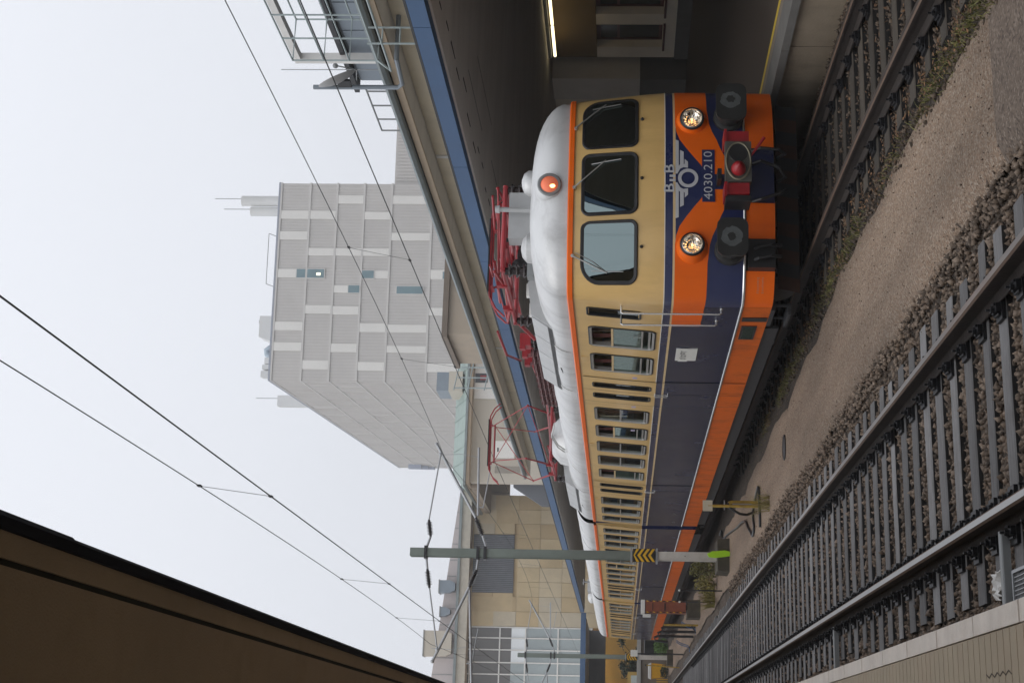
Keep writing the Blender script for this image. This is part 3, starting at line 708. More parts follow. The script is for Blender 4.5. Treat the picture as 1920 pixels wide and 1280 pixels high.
# winged wheel emblem
E0 = (.045, 1.612); es = .00096
def em(dx, dz): return (E0[0]+dx*es, E0[1]+dz*es)
mb = MB()
nr = 36
for i in range(nr):
    t0, t1 = 2*math.pi*i/nr, 2*math.pi*(i+1)/nr
    onfront([em(130*math.cos(t0),130*math.sin(t0)), em(130*math.cos(t1),130*math.sin(t1)), em(86*math.cos(t1),86*math.sin(t1)), em(86*math.cos(t0),86*math.sin(t0))], .008, mb)
for s_ in (1, -1):
    for poly in ([(60,160),(300,160),(300,120),(170,120),(130,100),(60,140)], [(300,160),(545,160),(530,120),(300,120)], [(130,100),(170,120),(190,104),(190,56),(150,60)], [(190,104),(395,104),(370,56),(190,56)],
                 [(150,60),(190,56),(200,44),(200,2),(142,2)], [(200,44),(268,44),(228,2),(200,2)]):
        onfront([em(s_*a, b) for a, b in poly], .008, mb)
for a, b in ((14,46), (-46,-14)): onfront([em(a,162),em(b,162),em(b,238),em(a,238)], .008, mb)
V, Fc = text_mesh('B', 1.0); xs = [v[0] for v in V]; ys_ = [v[1] for v in V]
for c_ in (133, -133):
    vs = []
    for v in V:
        u = (v[0]-min(xs))/(max(xs)-min(xs)); q = (v[1]-min(ys_))/(max(ys_)-min(ys_)); x, z = em(c_-56+112*u, 178+132*q); vs.append(surf(ax(x,z), z, .009))
    mb.add(vs, Fc)
mb.build('winged_wheel_emblem', MT['emblem'], F1)
# number plate
np_ = MB(); cx_, cz_ = .08, 1.362
np_.add([tuple(surf(ax(x,z), z, o_)) for o_ in (0, .016) for x, z in ((cx_-.345,cz_-.078),(cx_+.345,cz_-.078),(cx_+.345,cz_+.078),(cx_-.345,cz_+.078))], [(3,2,1,0),(4,5,6,7),(0,1,5,4),(1,2,6,5),(2,3,7,6),(3,0,4,7)])
plate = np_.build('number_plate', MT['blue'], F1)
V, Fc = text_mesh('4030.210', .165, -.004); w0 = min(v[0] for v in V); w1 = max(v[0] for v in V)
mb = MB(); mb.add([surf(ax(cx_+(v[0]-(w0+w1)/2)*.64/(w1-w0), cz_), cz_+v[1]*.92, 0)+Vector((0,-.020,0)) for v in V], Fc); mb.build('number', MT['emblem'], plate)
# windscreens
def windscreen(x0, x1, rad):
    outer = ring_poly(x0, x1, 2.225, 2.935, .1, 7, rad); k = len(outer)
    def ins(d):
        return ring_poly(x0+d, x1-d, 2.225+d, 2.935-d, .1, 7, tuple(max(.03, q-d) for q in rad))
    i1, i2 = ins(.012), ins(.045)
    cnt = [max(1, int(math.hypot(outer[(i+1)%k][0]-outer[i][0], outer[(i+1)%k][1]-outer[i][1])/.045)) for i in range(k)]
    den = lambda A: [(A[i][0]+(A[(i+1)%k][0]-A[i][0])*j/cnt[i], A[i][1]+(A[(i+1)%k][1]-A[i][1])*j/cnt[i]) for i in range(k) for j in range(cnt[i])]
    outer, i1, i2 = den(outer), den(i1), den(i2); k = len(outer); lean = lambda x, z: x*(1-.035*(z-2.3)) if abs(x) > .5 else x
    mb = MB()
    def rg_(A, B, oa, ob):
        vs = [surf(ax(lean(*p), p[1]), p[1], oa) for p in A]+[surf(ax(lean(*p), p[1]), p[1], ob) for p in B]
        mb.add(vs, [(i,(i+1)%k,k+(i+1)%k,k+i) for i in range(k)])
    rg_(outer, outer, -.005, .012); rg_(outer, i1, .012, .022); rg_(i1, i2, .022, .016); rg_(i2, i2, .016, .004)
    w_ = mb.build('windscreen', MT['black'], F1, smooth=True)
    g = MB(); nx, nz = 10, 8
    # glass laid as a grid clipped to the rounded outline by pulling corner points in
    poly = [(lean(*p), p[1]) for p in i2]; cxm = (x0+x1)/2; czm = 2.58
    vs = [surf(ax(cxm, czm), czm, .012)]; fs = []; rings = 16
    for r_ in range(1, rings+1):
        for p in poly:
            x = cxm+(p[0]-cxm)*r_/rings; z = czm+(p[1]-czm)*r_/rings; vs.append(surf(ax(x,z), z, .012))
    for i in range(k): fs.append((0, 1+i, 1+(i+1)%k))
    for r_ in range(rings-1):
        for i in range(k): a = 1+r_*k; fs.append((a+i, a+k+i, a+k+(i+1)%k, a+(i+1)%k))
    g.add(vs, fs); g.build('pane', MT['wshield'], w_, smooth=True)
    return w_
windscreen(-1.245, -.47, (.12,.10,.12,.24)); windscreen(-.405, .425, (.11,.11,.11,.11)); windscreen(.49, 1.255, (.10,.12,.24,.12))
# dark cab behind the glass
MB().box(XC-1.2, XC+1.2, 18.3, 18.33, 1.1, 3.0).box(XC-1.1, XC+1.1, 17.0, 17.6, 1.1, 2.1).build('cab_wall', MT['under'], F1)
# wipers
for (px, pz), (qx, qz), (b0x, b0z), (b1x, b1z) in (((-.03,3.02),(.31,2.63),(.27,2.81),(.32,2.44)), ((.79,3.015),(1.13,2.64),(1.07,2.81),(1.135,2.45)), ((-.885,3.03),(-1.10,2.60),(-1.07,2.79),(-1.095,2.40))):
    mb = MB(); P_ = lambda x, z, o_: surf(ax(x,z), z, o_)
    mb.tube([P_(px,pz,.02), P_(px,pz,.055)], .022, 8); mb.bar(P_(px,pz,.05), P_(px+(qx-px)*.25,pz+(qz-pz)*.25,.05), .03, .012)
    mb.tube([P_(px,pz,.055), P_((px+qx)/2,(pz+qz)/2,.05), P_(qx,qz,.045)], .0075, 6)
    mb.tube([P_(px+.035,pz-.035,.04), P_((px+qx)/2+.03,(pz+qz)/2-.03,.04), P_(qx,qz,.04)], .0045, 5)
    mb.tube([P_(b0x,b0z,.032), P_((b0x+b1x)/2,(b0z+b1z)/2,.034), P_(b1x,b1z,.032)], .006, 5)
    mb.build('wiper', MT['alu'], F1)
for x in (-.815, .06, .89): MB().lathe([(.022,0),(.022,.012),(.012,.03)], surf(ax(x,2.18), 2.18, 0), surf(ax(x,2.18), 2.18, 1)-surf(ax(x,2.18), 2.18, 0), 10).build('washer_nozzle', MT['black'], F1)
# headlights in orange pods
MT['lens'] = glassm('lamp_glass', (.95,.93,.9), .05, .01)
MT['reflector'] = mk('lamp_reflector', (.85,.80,.72), .12, 1., .15, 9)
MT['bulb'] = emis('lit_bulb', (1,.55,.22), 3.5)
for s_ in (-1, 1):
    x, z = s_*.832+.01, 1.562; p = surf(ax(x, z), z, 0); ny = Vector((0,-1,0))
    c = Vector((p.x, p.y, z))
    hl = MB().lathe([(.215,.10),(.20,.02),(.178,-.05),(.155,-.085)], c, (0,1,0), 28, caps=False).build('headlight', MT['orange'], F1, smooth=True)
    MB().lathe([(.150,.0),(.150,-.012),(.137,-.022),(.128,-.018),(.122,-.006)], c+Vector((0,-.085,0)), (0,1,0), 28, caps=False).build('bezel', MT['black'], hl, True)
    MB().lathe([(.134,-.016),(.130,-.026),(.121,-.028),(.117,-.012)], c+Vector((0,-.085,0)), (0,1,0), 28, caps=False).build('chrome_ring', MT['silver'], hl, True)
    mb = MB(); vs = [c+Vector((0,-.02,0))]; fs = []; k = 28
    for r_, d in ((.03,-.025),(.07,-.045),(.10,-.075),(.119,-.10)):
        for i in range(k): t = 2*math.pi*i/k; vs.append(c+Vector((r_*math.cos(t), d+.004*math.sin(i*3), r_*math.sin(t))))
    for i in range(k): fs.append((0,1+i,1+(i+1)%k))
    for q in range(3):
        for i in range(k): a = 1+q*k; fs.append((a+i,a+k+i,a+k+(i+1)%k,a+(i+1)%k))
    mb.add(vs, fs); mb.build('reflector', MT['reflector'], hl)
    MB().ball(tuple(c+Vector((0,-.055,0))), .016, 8, 6).build('bulb', MT['bulb'], hl)
    mb = MB(); vs = [c+Vector((0,-.122,0))]; fs = []
    for r_, d in ((.06,-.118),(.10,-.110),(.119,-.102)):
        for i in range(k): t = 2*math.pi*i/k; vs.append(c+Vector((r_*math.cos(t), d, r_*math.sin(t))))
    for i in range(k): fs.append((0,1+i,1+(i+1)%k))
    for q in range(2):
        for i in range(k): a = 1+q*k; fs.append((a+i,a+k+i,a+k+(i+1)%k,a+(i+1)%k))
    mb.add(vs, fs); mb.build('lens', MT['lens'], hl, True)
# top lamp on the dome
c = Vector((XC+.03, 16.46, 3.335)); tl = MB().lathe([(.21,.5),(.195,.2),(.175,.06),(.165,.0),(.150,-.02)], c, (0,1,-.0), 24).build('top_lamp', MT['roof'], F1, True)
MB().lathe([(.152,.01),(.152,-.035),(.140,-.045),(.112,-.045),(.108,-.02)], c, (0,1,0), 24, caps=False).build('bezel', MT['grey_metal'], tl, True)
MT['lampred'] = emis('lit_red_lens', (.85,.20,.10), .28)
mb = MB(); k = 24; vs = [c+Vector((0,-.085,0))]; fs = []
for r_, d in ((.05,-.078),(.085,-.062),(.11,-.036)):
    for i in range(k): t = 2*math.pi*i/k; vs.append(c+Vector((r_*math.cos(t), d, r_*math.sin(t))))
for i in range(k): fs.append((0,1+i,1+(i+1)%k))
for q in range(2):
    for i in range(k): a = 1+q*k; fs.append((a+i,a+k+i,a+k+(i+1)%k,a+(i+1)%k))
mb.add(vs, fs); mb.build('lens', MT['lampred'], tl, True)
MB().ball((c.x-.035, c.y-.074, c.z-.04), .026, 8, 6, sc=(1,.5,1.4)).build('bulb', emis('lit_lamp', (1,.50,.18), 5), tl)
# buffers
for s_ in (-1, 1):
    x = XC+s_*.875; bz = 1.105; bu = MB()
    bu.lathe([(.15,0),(.15,.20),(.11,.22),(.11,.42)], (x, Y0+.02, bz), (0,-1,0), 18); bu.lathe([(.19,-.06),(.19,.035),(.16,.05)], (x, Y0+.02, bz), (0,-1,0), 20)
    bo = bu.build('buffer', MT['buffer'], F1, True)
    pl_ = ring_poly(x-.24, x+.24, bz-.185, bz+.185, .10, 4)
    hd = MB().prism(pl_, Y0-.40, Y0-.44, 1).build('buffer_head', MT['buffer'], bo)
    rgx = random.Random(3+s_); k = 24
    MB().add([(x+(.02 if s_ > 0 else 0)+rgx.uniform(.115,.135)*math.cos(2*math.pi*i/k)*(.85 if s_ > 0 else 1), Y0-.4445, bz+.01+rgx.uniform(.115,.135)*math.sin(2*math.pi*i/k)) for i in range(k)], [tuple(range(k))]).build('grease_patch', MT['grease'], hd)
    MB().add([(x+(.03 if s_ > 0 else 0)+rgx.uniform(.04,.06)*math.cos(2*math.pi*i/k), Y0-.4475, bz+.01+rgx.uniform(.04,.06)*math.sin(2*math.pi*i/k)) for i in range(k)], [tuple(range(k))]).build('wear_mark', MT['buffer'], hd)
# coupler
cz = 1.045; cyf = Y0-.62; cxx = XC+.005
cp_ = MB().box(cxx-.16,cxx+.16,cyf+.1,Y0+.3,cz-.12,cz+.12).build('coupler', MT['under'], F1)
MT['coup'] = mk('coupler_face', (.085,.082,.07), .6, .3, .25, 7)
MB().box(cxx-.255,cxx+.255,cyf-.01,cyf+.12,cz-.155,cz+.155).build('coupler_head', MT['coup'], cp_)
mb = MB(); k = 36; pts = [(cxx+.235*math.cos(2*math.pi*i/k), cyf-.02, cz+.145*math.sin(2*math.pi*i/k)) for i in range(k+1)]; mb.tube(pts, .012, 6, cap=False); mb.build('rim', mk('rim_brass', (.22,.20,.14), .5, .4), cp_)
MB().lathe([(.09,-.015),(.075,-.08),(.045,-.14),(.012,-.165)], (cxx-.10,cyf+.0,cz), (0,1,0), 20).build('coupler_cone', MT['red'], cp_, True)
MB().lathe([(.115,-.012),(.110,-.016),(.1,-.016)], (cxx+.11,cyf,cz), (0,1,0), 20).build('coupler_cup', MT['black'], cp_, True)
for s_ in (-1, 1):
    MB().box(*sorted((cxx+s_*.265, cxx+s_*.40)), cyf+.02, cyf+.30, cz-.13, cz+.13).build('contact_box', MT['red'], cp_)
    MB().box(*sorted((cxx+s_*.255, cxx+s_*.42)), cyf-.0, cyf+.32, cz+.132, cz+.165).build('box_lid', MT['red'], cp_)
MB().box(cxx-.48,cxx-.41,cyf+.05,cyf+.35,cz-.15,cz+.15).build('side_plate', MT['black'], cp_)
MB().tube([(cxx+.06,cyf+.02,cz-.14),(cxx+.30,cyf-.03,cz-.31)], [.012,.02], 8).build('uncoupling_lever', MT['red'], cp_)
MB().box(cxx-.07,cxx+.07,Y0-.25,Y0+.02,cz+.17,cz+.22).build('support_bracket', MT['black'], cp_)
# jumper box, hoses, plough, steps below
jb = MB().box(XC-1.10,XC-.74,Y0+.02,Y0+.35,.555,.88).build('jumper_box', MT['black'], F1)
for x in (-1.0,-.86): MB().tube([(XC+x,Y0+.02,.80),(XC+x,Y0-.05,.76),(XC+x+.03,Y0-.05,.62),(XC+x+.05,Y0+.05,.48)], .024, 8).build('jumper_cable', MT['dark_metal'], jb)
for x0, x1 in ((-.25,-.12),(.25,.05),(.42,.36)):
    MB().tube([(XC+x0,Y0+.05,.85),(XC+x0,Y0-.08,.72),(XC+(x0+x1)/2,Y0-.10,.5),(XC+x1,Y0-.04,.42),(XC+x1,Y0+.1,.5)], .022, 8).build('brake_hose', MT['black'], F1)
MB().box(XC-.33,XC+.50,Y0+.05,Y0+.10,.55,.90).build('buffer_beam', MT['blue'], F1)
mb = MB(); n_ = 14
for i in range(n_):
    x0 = XC-1.25+2.5*i/n_; x1 = XC-1.25+2.5*(i+1)/n_
    mb.add([(x0,Y0+.55,.20),(x1,Y0+.55,.20),(x1+.08,Y0+.62,.46),(x0+.08,Y0+.62,.46)], [(0,1,2,3)], i % 2)
mb.build('snow_plough', [mk('plough_orange_shaded', (.035,.013,.006), .8, 0, .4, 4), MT['under']], F1)  # stripe colours darkened, the shadow below the apron is painted in
MB().box(XC-1.45,XC-1.30,16.9,17.55,.50,.55).box(XC-1.48,XC-1.33,16.95,17.5,.30,.335).bar((XC-1.36,16.97,.30),(XC-1.36,16.97,.55),.03,.03).bar((XC-1.36,17.47,.30),(XC-1.36,17.47,.55),.03,.03).build('step', MT['skirtlow'], F1)
MB().prism([(17.25,.56),(17.42,.56),(17.42,.88),(17.25,.88)], XC-1.438, XC-1.431, 0).build('step_recess', MT['black'], F1)
# driver's door window, handrails, notices
side_window(F1, 17.10, .34, 'n', '', -1, 2.165, 2.870, .05, 'cab_door_window')
for y, za, zb in ((16.93,1.17,2.42),(17.42,1.20,2.42)):
    xx = XC-1.43; MB().tube([(xx+.06,y,zb),(xx-.05,y,zb),(xx-.06,y,zb-.02),(xx-.06,y,za+.02),(xx-.05,y,za),(xx+.03,y,za)], .014, 8).box(xx-.004,xx+.02,y-.05,y+.05,za-.02,za+.02).build('handrail', MT['silver'], F1)
nb = MB().box(XC-1.44,XC-1.428,18.72,19.33,1.37,1.66).build('notice_board', MT['paper'], F1)
def marks(n, w, h, seed):
    # worn lettering that cannot be read any more: a row of broken strokes
    r_ = random.Random(seed); out = []
    for i in range(n):
        a = w*i/n; b = a+w/n*r_.uniform(.35,.8); lo = r_.uniform(0,.35)*h; hi = h*r_.uniform(.7,1)
        out += [((a,lo),(a+.22*w/n,lo),(a+.22*w/n,hi),(a,hi)), ((a,hi-.2*h),(b,hi-.2*h),(b,hi),(a,hi))]
        if r_.random() < .6: out.append(((a,lo),(b,lo),(b,lo+.2*h),(a,lo+.2*h)))
    return out
mb = MB()
for q in marks(7, .44, .095, 4): mb.add([(XC-1.4425, 19.24-x, 1.51+z) for x, z in q], [(0,1,2,3)])
mb.build('notice_text', mk('faded_ink', (.16,.16,.17), .7), nb)
MB().box(XC-1.4285,XC-1.424,18.68,19.37,1.34,1.69).build('board_frame', MT['black'], nb); [MB().box(XC-1.446,XC-1.439,y,y+.03,1.49,1.62).build('clip_strip', MT['paper'], nb) for y in (18.70, 19.32)]
rp = MB().box(XC-1.442,XC-1.428,17.62,18.22,.66,.86).build('route_plate', MT['dark_metal'], F1)
MB().box(XC-1.4445,XC-1.441,17.66,18.18,.69,.83).build('plate_glass', mk('dark_green_plate', (.012,.03,.022), .2, 0, .3, 20), rp)
def small_text(s, size, pos, mat, parent, k=1):
    V, Fc = text_mesh(s, size); MB().add([(pos[0], pos[1]-v[0]*k, pos[2]+v[1]) for v in V], Fc).build('lettering', mat, parent)
small_text('21', .14, (XC-1.405, 18.28, 2.20), mk('faded_white', (.30,.33,.31), .6), F1)
for y in (20.40, 22.25, 24.0): MB().box(XC-hwz(2.22)-.004, XC-hwz(2.22)+.002, y, y+.10, 2.18, 2.25).build('sticker', mk('sticker', (.45,.40,.55), .5), F1)
for z in (.735, .675):
    mb = MB()
    for q in marks(8, .17, .032, int(z*1000)): mb.add([surf(ax(-1.33+x, z), z+zz_, .004) for x, zz_ in q], [(0,1,2,3)])
    mb.build('lettering', mk('faded_letter', (.50,.26,.16), .6) if z > .7 else bpy.data.materials['faded_letter'], F1)
for y in (33.0, 34.2):
    mb = MB()
    for q in marks(4, .26, .10, int(y*10)): mb.add([(XC-1.434, y-x, 1.10+z) for x, z in q], [(0,1,2,3)])
    mb.build('lettering', MT['alu'], F1)
# ---------------------------------------------------------------- roof equipment of the leading car
def hatch(y0, y1, n):
    t = MB(); prof = [(XC-1.20,3.30),(XC-1.21,3.36),(XC-1.02,3.66),(XC-.55,3.72),(XC-.4,3.55)]
    t.prism([(a,b) for a,b in prof], y0, y1, 1); h = t.build('roof_hatch', MT['roof_b'], F1)
    def pt(f, y, o_): # along the slanting face
        a, b = Vector((XC-1.21,0,3.36)), Vector((XC-1.02,0,3.66)); p = a+(b-a)*f; nn = Vector((-.845,0,.535)); return (p.x+nn.x*o_, y, p.z+nn.z*o_)
    for i in range(n):
        a = y0+.06+(y1-y0-.12)*i/n; b = y0+.06+(y1-y0-.12)*(i+1)/n-.025
        MB().add([pt(.22,a,.002),pt(.22,b,.002),pt(.97,b,.002),pt(.97,a,.002),pt(.22,a,.014),pt(.22,b,.014),pt(.97,b,.014),pt(.97,a,.014)], [(3,2,1,0),(4,5,6,7),(0,1,5,4),(1,2,6,5),(2,3,7,6),(3,0,4,7)]).build('cover_panel', MT['roof_b'], h)
    mb = MB()
    for k in range(3): mb.add([pt(.03+.06*k,y0+.08,.006),pt(.03+.06*k,y1-.06,.006),pt(.065+.06*k,y1-.06,.010),pt(.065+.06*k,y0+.08,.010)], [(0,1,2,3)])
    mb.build('louvre', MT['black'], h)
    mb = MB(); ym = (y0+y1)/2+.2
    mb.tube([(XC-1.215,ym,3.33),(XC-1.26,ym,3.32),(XC-1.26,ym+.25,3.30),(XC-1.215,ym+.25,3.30)], .008, 5); mb.build('hatch_handle', MT['dark_metal'], h)
hatch(18.55, 22.05, 4); hatch(31.0, 34.3, 5)
def insulator(mb, c, h, r, n=3):
    prof = []
    for i in range(n): t = h*i/n; prof += [(r*.55,t),(r,t+h/n*.35),(r*.95,t+h/n*.5),(r*.55,t+h/n*.6)]
    prof.append((r*.55,h)); mb.lathe(prof, c, (0,0,1), 12)
def pantograph(name, yc, zb, ztop, knee_y, knee_z, piv, parent):
    """diamond pantograph; piv: half distance of base shafts, knee_y: half distance of knees"""
    p = MB(); zf = zb
    # base frame
    for s_ in (-1, 1):
        p.tube([(XC+s_*.58,yc-1.25,zf),(XC+s_*.58,yc+1.25,zf)], .030, 10)
        p.tube([(XC-.62,yc+s_*piv,zf+.03),(XC+.62,yc+s_*piv,zf+.03)], .045, 12); p.tube([(XC-.62,yc+s_*1.22,zf),(XC+.62,yc+s_*1.22,zf)], .035, 8)
        p.tube([(XC-.3,yc+s_*piv,zf+.03),(XC-.1,yc-s_*piv*.6,zf+.12)], .022, 6)
    fr = p.build('pantograph', MT['red'], parent, True)
    for s_ in (-1, 1):
        for e in (-1.15, 1.15):
            q = MB(); insulator(q, (XC+s_*.58, yc+e, zf-.33), .30, .095); iq = q.build('insulator', MT['insul'], fr, True)
            MB().box(XC+s_*.58-.1, XC+s_*.58+.1, yc+e-.1, yc+e+.1, zf-.42, zf-.33).build('insulator_foot', MT['grey_metal'], fr)
    for e in (-1, 1):
        for s_ in (-1, 1):
            b = (XC+s_*.58, yc+e*piv, zf+.03); kn = (XC+s_*.60, yc+e*knee_y, knee_z); hd = (XC+s_*.42, yc+e*.10, ztop-.13)
            MB().tube([b, kn], [.024,.017], 8).build('lower_arm', MT['red'], fr, True); MB().ball(kn, .026, 8, 6).build('knee_joint', MT['red'], fr, True)
            MB().tube([kn, hd], [.012,.010], 8).build('upper_arm', MT['redpale'] if e == 1 else MT['red'], fr, True)
            MB().box(b[0]-.03,b[0]+.03,b[1]-.06,b[1]+.06,zf-.02,zf+.13).build('arm_lug', MT['red'], fr)
        if e == -1:
            MB().tube([(XC+.60,yc-knee_y,knee_z),(XC-.42,yc-.10,ztop-.15)], .009, 6).build('cross_brace', MT['red'], fr); MB().tube([(XC+.60,yc-knee_y,knee_z),(XC-.56,yc-piv,zf+.06)], .009, 6).build('cross_brace', MT['red'], fr)
        else: MB().tube([(XC-.60,yc+knee_y,knee_z),(XC+.42,yc+.10,ztop-.15)], .009, 6).build('cross_brace', MT['redpale'], fr)
    h = MB(); h.tube([(XC-.45,yc,ztop-.14),(XC+.45,yc,ztop-.14)], .02, 8)
    for e in (-.16, .16):
        h.tube([(XC-.92,yc+e,ztop-.26),(XC-.80,yc+e,ztop-.13),(XC-.62,yc+e,ztop-.04),(XC-.56,yc+e,ztop-.035),(XC+.56,yc+e,ztop-.035),(XC+.62,yc+e,ztop-.04),(XC+.80,yc+e,ztop-.13),(XC+.92,yc+e,ztop-.26)], .015, 6)
    for s_ in (-1, 1): h.bar((XC+s_*.45,yc-.16,ztop-.06),(XC+s_*.45,yc+.16,ztop-.06),.02,.04); h.tube([(XC+s_*.42,yc,ztop-.14),(XC+s_*.45,yc,ztop-.05)], .014, 6)
    hd = h.build('collector_head', MT['red'], fr, True)
    c = MB()
    for e in (-.16, .16): c.box(XC-.55,XC+.55,yc+e-.018,yc+e+.018,ztop-.022,ztop)
    c.build('carbon_strip', MT['dark_metal'], hd)
    return fr
pg1 = pantograph('pantograph', 19.15, 4.02, 4.33, 1.18, 4.13, .55, F1)
pg2 = pantograph('pantograph', 32.05, 3.98, 5.50, 1.36, 4.52, .55, F1)
# folded linkage, springs and cables of the front pantograph, contactors behind it
mb = MB()
for s_ in (-1, 1):
    mb.tube([(XC+s_*.25,17.95,3.98),(XC+s_*.25,20.2,4.04)], .03, 8); mb.tube([(XC+s_*.38,18.2,4.16),(XC+s_*.42,19.9,4.22)], .022, 8)
    mb.tube([(XC+s_*.5,18.0,4.20),(XC+s_*.35,18.9,4.24)], .018, 8)
mb.tube([(XC-.58,20.3,4.0),(XC-.72,20.8,3.75)], .03, 8); mb.bar((XC-.45,20.2,4.08),(XC-.2,21.6,3.95),.05,.07); mb.bar((XC+.2,20.2,4.1),(XC-.1,21.8,4.05),.04,.05)
mb.tube([(XC-.75,20.3,4.28),(XC-.95,20.9,4.18),(XC-.9,21.4,4.0)], .02, 6)
mb.build('folded_linkage', MT['red'], pg1)
mb = MB(); mb.tube([(XC-.1,18.1,3.62),(XC-.1,18.1,4.0)], .03, 8); mb.build('actuator', MT['black'], pg1)
MB().ball((XC-.3,18.6,3.85), .11, 10, 6).build('actuator', MT['black'], pg1, True); MB().ball((XC+.2,19.6,3.85), .12, 10, 6).build('actuator', MT['black'], pg1, True); MB().box(XC-.25,XC+.05,18.9,19.2,3.62,3.9).build('actuator', MT['black'], pg1)
for i, (y, x) in enumerate(((21.9,-.45),(22.5,-.42),(23.1,-.40))):
    mb = MB(); mb.box(XC+x-.13,XC+x+.13,y-.07,y+.07,3.97,4.06); mb.box(XC+x-.09,XC+x+.09,y-.13,y+.13,3.88,3.97); f_ = mb.build('contactor', MT['red'], F1)
    q = MB(); insulator(q, (XC+x, y-.1, 3.62), .26, .10); insulator(q, (XC+x, y+.14, 3.62), .26, .10); q.build('insulator', MT['insul'], f_, True)
for y in np.arange(22.2, 25.6, .42):
    q = MB(); insulator(q, (XC-.55, y, 3.60), .30, .11, 4); q.build('roof_insulator', mk('ribbed_insulator', (.12,.05,.05), .4) if 'rib' not in MT else MT['rib'], F1, True); MT['rib'] = bpy.data.materials.get('ribbed_insulator')
mb = MB()
for dx in (-.40,-.32): mb.tube([(XC+dx,23.6,3.95),(XC+dx+.05,26.2,3.85),(XC+dx,29.0,3.92),(XC+dx,30.9,3.98)], .020, 6)
mb.build('roof_conduit', MT['red'], F1)
mb = MB()
for dx in (0,.05): mb.tube([(XC-.70+dx,26.9,3.72),(XC-.82+dx,27.4,3.80),(XC-.9+dx,28.0,3.70),(XC-.98+dx,28.1,3.56),(XC-1.0+dx,27.9,3.48)], .014, 6)
mb.build('roof_cable', MT['alu'], F1)
# grey boxes, vents, domes
MB().box(XC-.27,XC+.37,17.55,17.85,3.55,3.93).build('roof_box', MT['roof_b'], F1)
MB().tube([(XC+.08,17.45,3.60),(XC+.08,17.42,4.07)], .035, 8).lathe([(.055,0),(.05,.06)], (XC+.08,17.42,4.04), (0,0,1), 10).build('whistle_post', MT['roof_b'], F1, True)
MB().lathe([(.17,0),(.17,.08),(.13,.14),(.05,.17)], (XC+.42,17.35,3.58), (0,0,1), 16).build('roof_vent', MT['roof'], F1, True)
MB().lathe([(.20,0),(.19,.09),(.12,.15),(.03,.17)], (XC-.42,17.55,3.58), (0,0,1), 16).build('roof_vent', MT['roof'], F1, True)
MB().lathe([(.58,-.12),(.52,.12),(.36,.27),(.30,.30),(.06,.31)], (XC-.35,29.9,3.60), (0,0,1), 20).build('roof_dome', MT['roof'], F1, True)
mb = MB()
for x, y in ((-.55,18.9),(-.62,19.6)): mb.box(XC+x-.1,XC+x+.08,y-.05,y+.07,3.62,3.76)
mb.build('pantograph_foot', MT['white'], pg1)
# ================================================================ OVERHEAD LINE
MT['mast'] = mk('mast_green_grey', (.17,.20,.175), .6, .1, .15, 1.5, (2,2,.3), grime=.35, grime_col=(.09,.09,.08), gscale=2)
MT['mast_w'] = mk('mast_white', (.62,.60,.55), .6, 0, .1, 2, grime=.45, grime_col=(.36,.31,.25), gscale=2.5)
MT['hazy'] = mk('hazard_yellow', (.72,.42,.01), .5, 0, .12, 4, grime=.3, grime_col=(.4,.25,.03), gscale=5)
MT['hazb'] = mk('hazard_black', (.015,.014,.013), .5)
MT['porc'] = mk('porcelain_dark', (.035,.03,.03), .25, 0, .2, 4)
MT['neon'] = mk('fluorescent_sleeve', (.46,.86,.02), .5, 0, .06, 6)
MT['wire'] = mk('copper_wire', (.04,.045,.045), .6, .3, .2, 3)
MX, MY = 4.40, 33.5
def rod_insul(parent, p, q, n=9, r=.075):
    p = Vector(p); q = Vector(q); d = q-p; L = d.length; prof = [(.03,0)]
    for i in range(n): t = L*(.12+.76*i/n); prof += [(.035,t),(r,t+L*.03),(.035,t+L*.055)]
    prof += [(.03,L)]
    return MB().lathe(prof, p, d, 12).build('line_insulator', MT['porc'], parent, True)
